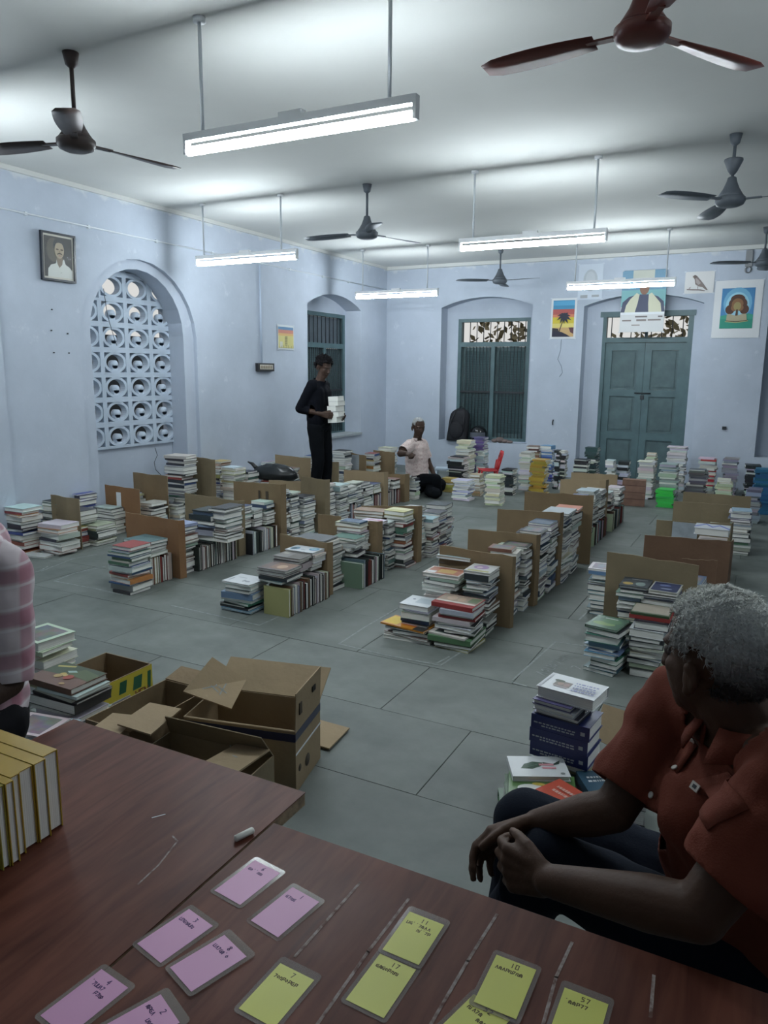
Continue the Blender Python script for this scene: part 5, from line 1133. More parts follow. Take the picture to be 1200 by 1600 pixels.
yb = carton(-2.72, -2.43, 2.08, 2.38, .215, 'b', 'open carton printed yellow with green blocks and dark letters', [])
M_YEL = mat('yellow_print', (.58, .47, .04), .5); M_GRN = mat('green_print', (.012, .10, .045), .5); M_DRED = mat('dark_red_print', (.20, .05, .02), .5)
MB().box((.2906, 0, .002), (.2914, .30, .213)).obj('yellow_print', M_YEL, yb)
for (a, b, c, d) in ((.02, .065, .15, .20), (.10, .15, .14, .195), (.18, .24, .13, .19), (.262, .292, .05, .19), (.17, .235, .03, .075)): MB().prism([(a, c), (b-.01, c), (b, d), (a+.01, d)], .2915, .2919, 'x').obj('green_block', M_GRN, yb)
def letters(txt, ox, oz, h, wd, m, parent, xp):
    G = {'N': [[(0, 0), (0, 1), (1, 0), (1, 1)]], 'E': [[(1, 0), (0, 0), (0, 1), (1, 1)], [(0, .5), (.8, .5)]], 'W': [[(0, 1), (.25, 0), (.5, .7), (.75, 0), (1, 1)]], 'M': [[(0, 0), (0, 1), (.5, .3), (1, 1), (1, 0)]]}
    mb = MB()
    for i, ch in enumerate(txt):
        for g in G.get(ch, []):
            for q in stroke([(ox+i*wd*1.35+p[0]*wd, oz+p[1]*h) for p in g], .006): mb.prism(q, xp, xp+.0004, 'x')
    return mb.obj('lettering', m, parent)
letters('WEN', .195, .085, .036, .020, M_DRED, yb, .2920)
MB().box((.292, .01, .05), (.296, .16, .12)).obj('clear_tape', mat('crumpled_tape', (.36, .34, .36), .3, var=.3, scale=30), yb)
o = loose_card('brown_paper', [(-.492, 2.83, .27), (-.285, 2.88, .22), (-.335, 2.73, .12), (-.50, 2.71, .18)], 'creased kraft paper sheet leaning on the blue volumes', 'k', .003)
# ================================================================== PEOPLE
V = Vector
class Soft:
    """tapered limbs and ellipsoids fused by a voxel remesh into one continuous skin"""
    def __init__(s): s.mb = MB()
    def cap(s, a, b, ra, rb, n=14):
        a, b = V(a), V(b); d = b-a; L = d.length or 1e-4; d = d/L; u = d.orthogonal().normalized(); w = d.cross(u)
        vs = []; rings = []
        for i in range(5): t = -math.pi/2+math.pi/2*(i+.5)/5; rings.append((a+d*ra*math.sin(t), ra*math.cos(t)))
        for i in range(4): t = (i+.0)/3; rings.append((a+d*L*t, ra+(rb-ra)*t))
        for i in range(5): t = math.pi/2*(i+.5)/5; rings.append((b+d*rb*math.sin(t), rb*math.cos(t)))
        for c, r in rings:
            for k in range(n): q = 2*math.pi*k/n; vs.append(c+(u*math.cos(q)+w*math.sin(q))*r)
        fs = [(i*n+k, i*n+(k+1) % n, (i+1)*n+(k+1) % n, (i+1)*n+k) for i in range(len(rings)-1) for k in range(n)]
        fs += [tuple(reversed(range(n))), tuple(range((len(rings)-1)*n, len(rings)*n))]
        s.mb.add(vs, fs); return s
    def chain(s, pts, rs):
        for i in range(len(pts)-1): s.cap(pts[i], pts[i+1], rs[i], rs[i+1])
        return s
    def ell(s, c, r, R=None):
        M = Matrix.Translation(V(c)) @ (R.to_4x4() if R else Matrix())
        s.mb.ball((0, 0, 0), r, 18, 0, M); return s
    def build(s, name, m, voxel=.008, smooth=3, parent=None, disp=None, cut=None):
        me = s.mb.mesh('tmp', m); o = newobj('tmp', me)
        r = o.modifiers.new('r', 'REMESH'); r.mode = 'VOXEL'; r.voxel_size = voxel
        q = o.modifiers.new('q', 'SMOOTH'); q.factor = .5; q.iterations = smooth
        dg = bpy.context.evaluated_depsgraph_get(); ev = o.evaluated_get(dg); out = bpy.data.meshes.new_from_object(ev)
        bpy.data.objects.remove(o)
        if cut:
            bm = bmesh.new(); bm.from_mesh(out)
            for co, no, rad in cut:                     # open the hem with a clean plane, only near co
                co = V(co); no = V(no).normalized(); fs = [f for f in bm.faces if (f.calc_center_median()-co).length < rad]
                ge = list({e for f in fs for e in f.edges})+list({v for f in fs for v in f.verts})+fs
                bmesh.ops.bisect_plane(bm, geom=ge, plane_co=co, plane_no=no)
                bmesh.ops.delete(bm, geom=[v for v in bm.verts if (v.co-co).dot(no) > 1e-5 and (v.co-co).length < rad], context='VERTS')
            bm.to_mesh(out); bm.free()
        if disp:
            nr = [v.normal.copy() for v in out.vertices]
            for v, n_ in zip(out.vertices, nr): v.co += n_*disp(v.co)
        out.polygons.foreach_set('use_smooth', [True]*len(out.polygons)); out.materials.clear(); out.materials.append(m if not isinstance(m, list) else m[0]); out.name = name
        return newobj(name, out, parent)
def frame3(f, up):
    f = V(f).normalized(); s = f.cross(V(up)).normalized(); u = s.cross(f); return Matrix((f, s, u)).transposed()    # columns: forward, right side, up
def head(S, c, fwd, up, k=1.0, ears=True):
    """adult head, c = centre of the skull at eye height, k = 1 -> 0.23 m tall"""
    R = frame3(fwd, up); P = lambda f, s_, u: V(c)+R @ V((f*k, s_*k, u*k)); E = lambda p, r: S.ell(P(*p), tuple(v*k for v in r), R)
    E((-.012, 0, .035), (.098, .076, .088)); E((.018, 0, -.028), (.072, .062, .078)); E((.034, 0, -.076), (.045, .041, .034)); E((.056, 0, -.096), (.020, .022, .016))
    E((.070, 0, .022), (.022, .052, .014)); E((.056, .036, -.020), (.020, .018, .017)); E((.056, -.036, -.020), (.020, .018, .017))
    S.cap(P(.082, 0, .006), P(.103, 0, -.030), .0085*k, .0115*k); E((.098, .011, -.036), (.011, .009, .008)); E((.098, -.011, -.036), (.011, .009, .008))
    E((.080, 0, -.060), (.011, .023, .005)); E((.078, 0, -.070), (.011, .020, .006))
    if ears:
        for q in (1, -1): E((-.012, .080*q, -.012), (.017, .008, .031)); E((-.014, .087*q, .008), (.014, .006, .013)); E((-.006, .081*q, -.036), (.009, .007, .010)); E((-.024, .088*q, -.010), (.006, .005, .022))
    return P, R
def hand(S, w, d, nrm, th, k=1.0, curl=(.5, .6, .5), spread=.10, thumb=(.5, .3), fan_=0):
    """w wrist, d towards fingers, nrm = back-of-hand normal, th = side the thumb is on. Returns nothing, adds palm and five fingers"""
    d = V(d).normalized(); nrm = (V(nrm)-d*V(nrm).dot(d)).normalized(); th = (V(th)-d*V(th).dot(d)-nrm*V(th).dot(nrm)).normalized()
    w = V(w); rr = .0095*k
    for i, (sd, ln, fl) in enumerate(((.030, .086, .95), (.010, .090, 1.05), (-.010, .086, .98), (-.029, .078, .78))):
        base = w+d*.012*k+th*sd*.55*k; kn = w+d*ln*k+th*sd*k
        S.cap(base, kn, .0155*k, .0125*k); p = kn; a = 0; dd = (d+th*spread*(sd/.03)).normalized()
        for j, sl in enumerate((.042, .026, .021)):
            a += curl[j] if not isinstance(curl[j], tuple) else curl[j][i]
            v = (dd*math.cos(a)-nrm*math.sin(a)); q = p+v*sl*fl*k; S.cap(p, q, rr*(1-.07*j), rr*(.93-.09*j), 10); p = q
    S.cap(w, w+d*.03*k, .020*k, .018*k)
    p = w+d*.018*k+th*.022*k; v = (d*math.cos(thumb[0])+th*math.sin(thumb[0])-nrm*.25).normalized()
    for sl, r0 in ((.040, .0135), (.032, .0110), (.026, .0098)):
        q = p+v*sl*k; S.cap(p, q, r0*k, r0*.88*k, 10); p = q; v = (v-th*thumb[1]*.5+d*.1-nrm*thumb[1]*.3).normalized()
def eyes(P, R, parent, k=1.0):
    for q in (1, -1):
        MB().ball((0, 0, 0), .0105*k, 12, 0, Matrix.Translation(P(.0735, .031*q, .002))).obj('eye', mat('eye_white', (.13, .11, .10), .6, spec=.1), parent)
        MB().ball((0, 0, 0), .0060*k, 10, 0, Matrix.Translation(P(.0795, .0315*q, .002))).obj('iris', mat('iris_dark', (.01, .008, .006), .1), parent)
def hair_cap(P, R, parent, k, m, z0=-.01, lift=.010, rough=.006, back=-.06, front=.055, seed=0, big=1.0, strands=0, sm=None, name='hair'):
    """skull cap of hair: only where u is above a hairline that rises towards the face"""
    mb = MB(); n, h = 48, 30; vs = []; keep = {}
    for i in range(h+1):
        a = math.pi*.78*i/h
        for j in range(n):
            b = 2*math.pi*j/n; f, s_, u = math.sin(a)*math.cos(b), math.sin(a)*math.sin(b), math.cos(a)
            nz = noise.noise((f*6+seed, s_*6, u*6))*rough*1.6+noise.noise((f*16+seed, s_*16, u*16))*rough
            p = (-.012+f*(.098+lift+nz)*big, s_*(.076+lift*.8+nz)*big, .035+u*(.088+lift+nz)*big)
            vs.append(p)
            line = (z0+.012+.03*(1-abs(f+.05)/.28)) if (abs(s_) > .72 and abs(f+.05) < .28 and u < .3) else z0+(.075 if f > .55 else (.02 if f > .2 else (back if f < -.1 else -.01)))
            keep[len(vs)-1] = p[2] > line
    fs = []
    for i in range(h):
        for j in range(n):
            q = (i*n+j, (i+1)*n+j, (i+1)*n+(j+1) % n, i*n+(j+1) % n)
            if all(keep[t] for t in q): fs.append(q)
    mb.add([P(*v) for v in vs], fs, smooth=True); o = mb.obj(name, m, parent); o.modifiers.new('s', 'SOLIDIFY').thickness = -.012
    if strands:
        rr = random.Random(seed+1); st = MB()
        good = [i for i in keep if keep[i] and i > n]
        for _ in range(strands):
            p = V(vs[rr.choice(good)]); nn = V(((p.x+.012)/.098, p.y/.076, (p.z-.035)/.088)).normalized()
            tdir = V((rr.uniform(-1, .3), rr.uniform(-.8, .8), rr.uniform(-.7, .6))); tdir = (tdir-nn*tdir.dot(nn)).normalized()
            L_ = rr.uniform(.006, .014); w_ = .0006; sd = nn.cross(tdir)*w_; a0 = p-nn*.002; a1 = p+nn*L_*.45+tdir*L_*.5; a2 = p+nn*L_*.5+tdir*L_
            st.add([P(*v) for v in (a0-sd, a0+sd, a1+sd, a1-sd, a2)], [(0, 1, 2, 3), (3, 2, 4)])
        so = st.obj('hair_strands', sm or m, o); tag(so, kind='stuff')
    return o
def skin_mat(n, c): 
    m = mat(n, c, .6, var=.12, scale=14, bump=.08, bscale=120, spec=.28); m.node_tree.nodes['Principled BSDF'].inputs['Subsurface Weight'].default_value = .0; return m
SK1 = skin_mat('skin_deep_brown', (.090, .045, .027)); SK2 = skin_mat('skin_dark', (.060, .034, .024))
# ------------------------------------------------------------------ 1. seated man in the rust shirt, foreground right
M_RUST = mat('rust_shirt', (.185, .045, .026), .85, spec=.2, var=.12, scale=9, bump=.15, bscale=300)
M_NAVYT = mat('navy_trousers', (.008, .012, .022), .9, spec=.15, bump=.1, bscale=200)
def seated_man():
    root = tag(empty('person', (.12, 1.36, 0)), 'seated person with curly grey hair and a rust-brown short-sleeved shirt, hands clasped round one knee', 'person')
    RI = Matrix.Translation((-.12, -1.36, 0))
    j = dict(hipF=(.12, 1.47, .50), hipN=(.12, 1.30, .50), kF=(-.395, 1.425, .605), kN=(-.300, 1.262, .640), shF=(-.105, 1.405, .955), shN=(.090, 1.150, .985), elF=(-.190, 1.275, .775), elN=(-.030, 1.045, .790), wrF=(-.335, 1.300, .690), wrN=(-.262, 1.118, .712),
             pel=(.15, 1.39, .53), wai=(.11, 1.36, .68), che=(.04, 1.31, .85), nk=(.015, 1.285, .975), hd=(-.048, 1.285, 1.084), anF=(-.40, 1.40, .10), anN=(-.46, 1.235, .27))
    J = {a: V(b) for a, b in j.items()}
    S = Soft()
    fwd = V((-.83, .55, .0)); up = V((-.12, .05, 1))
    HK = .94; P, R = head(S, J['hd'], fwd, up, HK)
    S.cap(J['nk']+V((.01, 0, -.02)), J['hd']+V((.025, -.005, -.06)), .062, .056); S.cap(J['nk']+V((-.02, 0, 0)), P(.03, 0, -.06), .045, .04)
    S.chain([J['pel'], J['wai'], J['che'], J['nk']+V((0, 0, -.04))], [.13, .12, .125, .07]); S.chain([J['shF'], J['nk']+V((0, 0, -.05)), J['shN']], [.052, .07, .052])
    S.chain([J['shF'], J['shF'].lerp(J['elF'], .5), J['elF']], [.050, .044, .037]); S.chain([J['shN'], J['shN'].lerp(J['elN'], .5), J['elN']], [.052, .046, .039])
    S.chain([J['elF'], J['elF'].lerp(J['wrF'], .3), J['wrF']], [.038, .040, .026]); S.chain([J['elN'], J['elN'].lerp(J['wrN'], .3), J['wrN']], [.040, .042, .027])
    S.chain([J['hipF'], J['kF']], [.075, .050]); S.chain([J['hipN'], J['kN']], [.075, .050]); S.chain([J['kF'], J['anF']], [.048, .035]); S.chain([J['kN'], J['anN']], [.048, .035])
    # near (left) hand folded over the far one in front of the knee
    hand(S, J['wrN'], (-.86, .30, -.22), (-.10, -.95, .25), (.05, .15, 1), 1.0, curl=(.55, .75, .5), thumb=(.55, .5))
    hand(S, J['wrF'], (-.80, -.35, -.40), (-.65, .55, .35), (.1, -.3, 1), 1.0, curl=(.45, .6, .4), thumb=(.45, .35))
    sk = S.build('body', SK1, .0048, 3, None); sk.parent = root; sk.matrix_parent_inverse = RI
    def kid(o): o.parent = root; o.matrix_parent_inverse = RI; return o
    # shirt
    S = Soft(); S.chain([J['pel']+V((-.03, 0, .0)), J['wai']+V((-.02, 0, 0)), J['che'], J['nk']+V((.01, 0, -.055))], [.162, .152, .142, .075])
    S.cap(J['wai']+V((-.09, -.015, -.05)), J['che']+V((-.075, -.035, -.03)), .115, .095)
    S.chain([J['shF']+V((0, 0, -.005)), J['nk']+V((.02, 0, -.045)), J['shN']+V((0, 0, -.005))], [.064, .085, .066])
    eF = J['shF'].lerp(J['elF'], .80); eN = J['shN'].lerp(J['elN'], .72); S.chain([J['shF'], eF], [.067, .068]); S.chain([J['shN'], eN], [.070, .074])
    dF = (J['elF']-J['shF']).normalized(); dN = (J['elN']-J['shN']).normalized()
    cutf = [(eF+dF*.010, dF, .105), (eN+dN*.012, dN, .115), (J['nk']+V((0, 0, -.018)), (-.15, -.05, 1), .10)]
    def folds(c): return .009*noise.noise((c.x*9+c.z*5, c.y*9, c.z*16))+.005*noise.noise((c.x*24, c.y*22, c.z*30+c.x*18))+.0055*math.sin((c.x*.8+c.y*.5+c.z*1.4)*38+5*noise.noise(c*6))*max(0, noise.noise(c*4+V((3, 1, 7))))
    sh = kid(S.build('shirt', M_RUST, .007, 4, None, folds, cutf)); sd = sh.modifiers.new('s', 'SOLIDIFY'); sd.thickness = .003
    # collar: stand and two points
    ax = (J['hd']-J['nk']).normalized(); c0 = J['nk']+V((-.002, .0, .004)); R3 = frame3((-.78, -.62, .05), (-.1, 0, 1))
    mb = MB(); n = 22; vs = []
    for i in range(n+1):
        a = math.radians(16+328*i/n); ca, sa = math.cos(a), math.sin(a); e_ = max(0, 1-min(i, n-i)/5); low = -.012-.020*e_*e_; ext = 1.0+.16*e_
        for rr_, zz in ((.068, -.024), (.065, .018), (.071, .022), (.088*ext, low)): vs.append(c0+R3 @ V((ca*rr_*1.02+.004, sa*rr_, zz+(.010*(-ca)))))
    fs = [(i*4+k, (i+1)*4+k, (i+1)*4+k+1, i*4+k+1) for i in range(n) for k in range(3)]
    mb.add(vs, fs, smooth=True); co = kid(mb.obj('collar', M_RUST)); co.modifiers.new('s', 'SOLIDIFY').thickness = .0035
    # placket with buttons down the front, pocket on the chest
    surf = sh.data; from mathutils.bvhtree import BVHTree
    bv = BVHTree.FromPolygons([v.co.copy() for v in surf.vertices], [tuple(p.vertices) for p in surf.polygons])
    cam = V((0, 0, 1.55))
    def pix(u, v): 
        Mx = SC.camera.matrix_world.to_3x3(); return (Mx @ V(((u-600)/FPX, (800-v)/FPX, -1))).normalized()
    btn = MB(); bm_ = mat('pearl_button', (.62, .58, .52), .3)
    pl = []
    for u, v in ((1084, 1158), (1055, 1201), (1019, 1243), (972, 1279), (962, 1302)):
        hit, nn, _, _ = bv.ray_cast(cam, pix(u, v))
        if hit:
            pl.append((hit, nn)); M = Matrix.Translation(hit+nn*.003) @ nn.to_track_quat('Z', 'Y').to_matrix().to_4x4()
            b = kid(MB().lathe([(.0055, -.001), (.006, .0005), (.0045, .0016), (.003, .0010)], 14, M=M).obj('button', bm_))
    if len(pl) > 2:
        mb = MB(); vs = []
        for k, (h_, nn) in enumerate(pl):
            d = (pl[min(k+1, len(pl)-1)][0]-pl[max(0, k-1)][0]).normalized(); s_ = d.cross(nn).normalized()
            for q in (-.014, .014):
                hh, n2, _, _ = bv.find_nearest(h_+s_*q); vs.append(hh+n2*.0018)
        mb.add(vs, [(2*k, 2*k+1, 2*k+3, 2*k+2) for k in range(len(pl)-1)], smooth=True); kid(mb.obj('placket', M_RUST)).modifiers.new('s', 'SOLIDIFY').thickness = .0012
    q = [bv.ray_cast(cam, pix(u, v)) for u, v in ((1078, 1222), (1140, 1205), (1172, 1265), (1108, 1300))]
    if all(h[0] for h in q):
        A, B, Cc, D = [h[0]+h[1]*.0025 for h in q]; m_ = 6; vs = []
        for a in range(m_+1):
            for b in range(m_+1):
                p = (A.lerp(B, b/m_)).lerp(D.lerp(Cc, b/m_), a/m_); hh, n2, _, _ = bv.find_nearest(p); vs.append(hh+n2*.0028)
        kid(MB().add(vs, [(a*(m_+1)+b, a*(m_+1)+b+1, (a+1)*(m_+1)+b+1, (a+1)*(m_+1)+b) for a in range(m_) for b in range(m_)], smooth=True).obj('chest_pocket', M_RUST)).modifiers.new('s', 'SOLIDIFY').thickness = .0015
        h_ = bv.ray_cast(cam, pix(1090, 1231)); M = Matrix.Translation(h_[0]+h_[1]*.006) @ h_[1].to_track_quat('Z', 'Y').to_matrix().to_4x4()
        kid(MB().box((-.009, -.0065, -.001), (.009, .0065, .0012), 0, M).obj('pocket_tag', bm_)); kid(MB().box((-.004, -.003, .0012), (.004, .003, .0018), 0, M).obj('tag_print', M_IRON))
    # trousers
    S = Soft(); S.chain([J['pel']+V((.03, 0, -.02)), J['pel']+V((-.02, 0, 0))], [.155, .15])
    S.chain([J['hipF'], J['hipF'].lerp(J['kF'], .5), J['kF']], [.098, .086, .066]); S.chain([J['hipN'], J['hipN'].lerp(J['kN'], .5), J['kN']], [.098, .086, .066])
    S.chain([J['kF'], J['kF'].lerp(J['anF'], .4), J['anF']], [.064, .062, .056]); S.chain([J['kN'], J['kN'].lerp(J['anN'], .4), J['anN']], [.063, .060, .055])
    kid(S.build('trousers', M_NAVYT, .008, 4, None, lambda c: .004*noise.noise((c.x*10, c.y*14, c.z*12))+.002*math.sin(c.x*60+c.z*30+4*noise.noise(c*8))))
    for an, dx in ((J['anF'], 0), (J['anN'], 0)):
        S = Soft(); S.chain([an+V((.02, 0, -.045)), an+V((-.05, 0, -.062)), an+V((-.17, .01, -.072))], [.042, .042, .034]); kid(S.build('shoe', mat('black_leather', (.012, .011, .011), .35), .008, 3))
    eyes(P, R, root); 
    for c in root.children:
        if c.name.startswith(('eye', 'iris')): c.matrix_parent_inverse = RI
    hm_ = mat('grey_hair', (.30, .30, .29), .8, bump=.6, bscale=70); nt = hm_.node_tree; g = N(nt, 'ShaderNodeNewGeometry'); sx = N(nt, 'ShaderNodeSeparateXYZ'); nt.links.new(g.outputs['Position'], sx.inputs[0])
    mr = N(nt, 'ShaderNodeMapRange'); mr.inputs[1].default_value = 1.07; mr.inputs[2].default_value = 1.19; nt.links.new(sx.outputs[2], mr.inputs[0])  # dark nape to grey crown by height; the lit top is coloured in too
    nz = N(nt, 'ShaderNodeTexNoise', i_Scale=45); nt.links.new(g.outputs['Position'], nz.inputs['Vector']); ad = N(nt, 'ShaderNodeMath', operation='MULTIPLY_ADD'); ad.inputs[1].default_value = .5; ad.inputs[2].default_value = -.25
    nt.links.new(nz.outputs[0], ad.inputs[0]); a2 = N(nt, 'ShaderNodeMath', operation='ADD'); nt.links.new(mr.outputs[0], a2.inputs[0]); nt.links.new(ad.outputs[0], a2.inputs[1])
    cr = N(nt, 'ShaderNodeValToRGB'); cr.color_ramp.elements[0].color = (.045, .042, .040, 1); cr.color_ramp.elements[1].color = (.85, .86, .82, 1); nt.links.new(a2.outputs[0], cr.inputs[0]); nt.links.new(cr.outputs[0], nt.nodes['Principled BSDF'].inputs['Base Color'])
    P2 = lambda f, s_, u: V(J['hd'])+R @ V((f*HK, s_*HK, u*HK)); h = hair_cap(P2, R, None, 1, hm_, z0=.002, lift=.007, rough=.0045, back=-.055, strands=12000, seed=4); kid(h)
    return root
seated_man()
# chair under him: only a dark edge shows behind his back
red_chair(T(.17, 1.38, 0, rz=math.radians(-78)) @ Matrix.Scale(.84, 4), 'red plastic chair under the seated man with grey hair, mostly hidden')
# ------------------------------------------------------------------ 2. standing man in black, holding a white stack
def standing_man():
    X, Y = -4.72, 7.42
    root = tag(empty('person', (X, Y, 0)), 'standing person in black shirt and trousers with bushy hair, holding a stack of white books', 'person'); RI = Matrix.Translation((-X, -Y, 0))
    B = V((X, Y, 0)); q = lambda x, y, z: B+V((x, y, z))
    def kid(o): o.parent = root; o.matrix_parent_inverse = RI; return o
    S = Soft(); P, R = head(S, q(.06, .02, 1.565), (.92, -.30, -.28), (.25, -.05, 1), .98)
    S.cap(q(.0, 0, 1.36), q(.045, .01, 1.50), .058, .052); S.chain([q(0, 0, .95), q(-.01, 0, 1.15), q(-.01, 0, 1.32)], [.09, .085, .085])
    shR, shL = q(.02, -.17, 1.36), q(-.03, .17, 1.36); elR, elL = q(-.13, -.19, 1.10), q(.02, .20, 1.09); wrR, wrL = q(.12, -.13, 1.04), q(.20, .12, 1.00)
    S.chain([shR, q(-.01, 0, 1.38), shL], [.05, .06, .05]); S.chain([shR, elR, wrR], [.05, .038, .026]); S.chain([shL, elL, wrL], [.05, .038, .026])
    hand(S, wrR, (.95, .25, -.12), (-.1, -1, .1), (0, 0, 1), 1, curl=(.35, .5, .3)); hand(S, wrL, (.9, -.4, -.15), (.1, .9, -.5), (0, .2, 1), 1, curl=(.4, .5, .3))
    S.chain([q(.02, -.09, .9), q(.04, -.09, .5), q(0, -.09, .1)], [.07, .05, .04]); S.chain([q(0, .09, .9), q(.03, .09, .5), q(-.02, .09, .1)], [.08, .055, .04])
    kid(S.build('body', SK2, .006, 2))
    S = Soft(); S.chain([q(0, 0, .93), q(-.025, 0, 1.10), q(-.02, 0, 1.27), q(-.005, 0, 1.37)], [.132, .130, .136, .090]); S.chain([q(.01, -.07, .98), q(.0, -.08, 1.27)], [.115, .115]); S.chain([q(.01, .07, .98), q(-.01, .08, 1.27)], [.115, .115])
    S.chain([shR, q(-.01, 0, 1.38), shL], [.066, .07, .066]); S.chain([shR, elR, elR.lerp(wrR, .45)], [.068, .058, .048]); S.chain([shL, elL, elL.lerp(wrL, .4)], [.066, .056, .048]); S.cap(q(.012, 0, 1.38), q(.03, 0, 1.43), .068, .062)
    blk = mat('black_shirt', (.005, .006, .010), .9, spec=.12, var=.2, scale=8)
    kid(S.build('shirt', blk, .010, 3, None, lambda c: .006*noise.noise(c*14), [(q(.022, 0, 1.425), (.3, 0, 1), .1), (elR.lerp(wrR, .45), wrR-elR, .08), (elL.lerp(wrL, .4), wrL-elL, .08)]))
    S = Soft(); S.cap(q(0, -.03, .93), q(0, .03, .93), .125, .125)
    for sy in (-1, 1): S.chain([q(.005, sy*.085, .88), q(.045, sy*.09, .50), q(.01+.02*sy, sy*.095, .10)], [.098, .074, .062])
    kid(S.build('trousers', mat('black_trousers', (.004, .005, .007), .9, spec=.12), .010, 3, None, lambda c: .005*noise.noise(c*13)))
    for sy in (-1, 1):
        S = Soft(); S.chain([q(-.02, sy*.095, .045), q(.08, sy*.10, .040), q(.17, sy*.105, .034)], [.043, .042, .033]); kid(S.build('shoe', mat('black_leather', (.012, .011, .011), .35), .009, 3))
    kid(hair_cap(P, R, None, 1, mat('black_hair', (.006, .005, .006), .85, spec=.15), z0=.0, lift=.022, rough=.018, back=-.03, seed=9, strands=1500))
    eyes(P, R, root, .98)
    for c in root.children:
        if c.name.startswith(('eye', 'iris')): c.matrix_parent_inverse = RI
    for i, (t, dx, rz) in enumerate(((.065, 0, 0), (.06, .01, 5), (.065, -.005, -4), (.05, .008, 3), (.055, .0, 7))):
        z = [.945, 1.011, 1.072, 1.138, 1.189][i]
        make_book(T(X+.235+dx, Y-.0, z, rz=math.radians(rz), ry=math.radians(-4)), .125, .17, t, '+y', True, (.60, .60, .60), 'white book in the stack held by the standing man, %s' % ['lowest', 'second from below', 'middle one', 'fourth from below', 'topmost'][i], 'white books held by the standing man')
standing_man()
# ------------------------------------------------------------------ 3. kneeling man in the pale pink shirt
def kneeling_man():
    X, Y = -3.95, 8.50
    root = tag(empty('person', (X, Y, 0)), 'kneeling person with white hair in a pale pink shirt, one forearm raised', 'person'); RI = Matrix.Translation((-X, -Y, 0))
    B = V((X, Y, 0)); q = lambda x, y, z: B+V((x, y, z))
    def kid(o): o.parent = root; o.matrix_parent_inverse = RI; return o
    S = Soft(); P, R = head(S, q(.03, -.04, .845), (.75, -.62, -.12), (0, 0, 1), .98)
    S.cap(q(-.01, 0, .66), q(.02, -.02, .78), .056, .052); S.chain([q(0, .02, .20), q(-.01, .02, .42), q(-.01, 0, .60)], [.12, .11, .10])
    shR, shL = q(-.03, -.14, .635), q(.01, .14, .62); elR, wrR = q(-.06, -.36, .545), q(.07, -.45, .56)
    elL, wrL = q(.07, .20, .38), q(.20, .08, .26)
    S.chain([shR, q(0, 0, .655), shL], [.05, .055, .05]); S.chain([shR, elR, wrR], [.05, .042, .028]); S.chain([shL, elL, wrL], [.05, .038, .026])
    hand(S, wrR, (.8, -.55, .0), (-.3, -.3, 1), (.3, .6, .3), .95, curl=(1.0, 1.2, .8)); hand(S, wrL, (.4, -.6, -.4), (.5, 0, .8), (-.5, -.2, 0), .95, curl=(.4, .4, .3))
    S.chain([q(-.02, -.0, .16), q(.20, -.08, .20)], [.07, .05]); kid(S.build('body', SK2, .006, 2))
    S = Soft(); S.chain([q(0, .02, .18), q(-.015, .02, .40), q(-.01, 0, .56), q(0, 0, .645)], [.150, .148, .140, .085]); S.chain([shR, q(0, 0, .655), shL], [.066, .07, .066]); S.chain([shR, shR.lerp(elR, .72)], [.074, .072]); S.chain([shL, shL.lerp(elL, .7)], [.068, .066])
    m = mat('pale_pink_shirt', (.62, .46, .42), .8); nt = m.node_tree; g = N(nt, 'ShaderNodeNewGeometry'); w_ = N(nt, 'ShaderNodeTexNoise', i_Scale=55); nt.links.new(g.outputs['Position'], w_.inputs['Vector'])
    cr = N(nt, 'ShaderNodeValToRGB'); cr.color_ramp.elements[0].position = .35; cr.color_ramp.elements[1].position = .5; cr.color_ramp.elements[0].color = (.54, .38, .36, 1); cr.color_ramp.elements[1].color = (.66, .55, .52, 1); nt.links.new(w_.outputs[0], cr.inputs[0]); nt.links.new(cr.outputs[0], nt.nodes['Principled BSDF'].inputs['Base Color'])
    kid(S.build('shirt', m, .010, 3, None, lambda c: .008*noise.noise((c.x*10, c.y*10, c.z*26)), [(q(0, 0, .69), (.1, -.05, 1), .11), (shR.lerp(elR, .74), elR-shR, .11), (shL.lerp(elL, .72), elL-shL, .10)]))
    mb = MB(); n = 14; vs = []; R3 = frame3((.75, -.62, 0), (0, 0, 1))
    for i in range(n+1):
        a = math.radians(25+310*i/n)
        for rr_, zz in ((.062, 0), (.060, .03), (.085, .0)): vs.append(q(-.0, -.005, .685)+R3 @ V((math.cos(a)*rr_, math.sin(a)*rr_, zz)))
    mb.add(vs, [(i*3+k, (i+1)*3+k, (i+1)*3+k+1, i*3+k+1) for i in range(n) for k in range(2)], smooth=True); kid(mb.obj('collar', m))
    S = Soft(); S.chain([q(0, .03, .17), q(.02, 0, .16)], [.150, .15]); S.chain([q(.03, -.05, .18), q(.30, -.10, .22)], [.095, .075]); S.chain([q(.30, -.10, .20), q(.30, -.02, .05)], [.074, .060]); S.chain([q(.02, .12, .16), q(.27, .14, .13)], [.09, .07]); S.chain([q(.27, .14, .10), q(.0, .20, .07)], [.065, .05]); S.chain([q(.24, -.13, .075), q(.36, -.22, .07)], [.072, .066])
    kid(S.build('trousers', mat('black_trousers', (.004, .005, .007), .9, spec=.12), .010, 3, None, lambda c: .005*noise.noise(c*12), None))
    kid(hair_cap(P, R, None, 1, mat('white_hair', (.36, .37, .37), .8), z0=.015, lift=.004, rough=.003, back=-.05, seed=2))
    eyes(P, R, root, .98)
    for c in root.children:
        if c.name.startswith(('eye', 'iris')): c.matrix_parent_inverse = RI
kneeling_man()
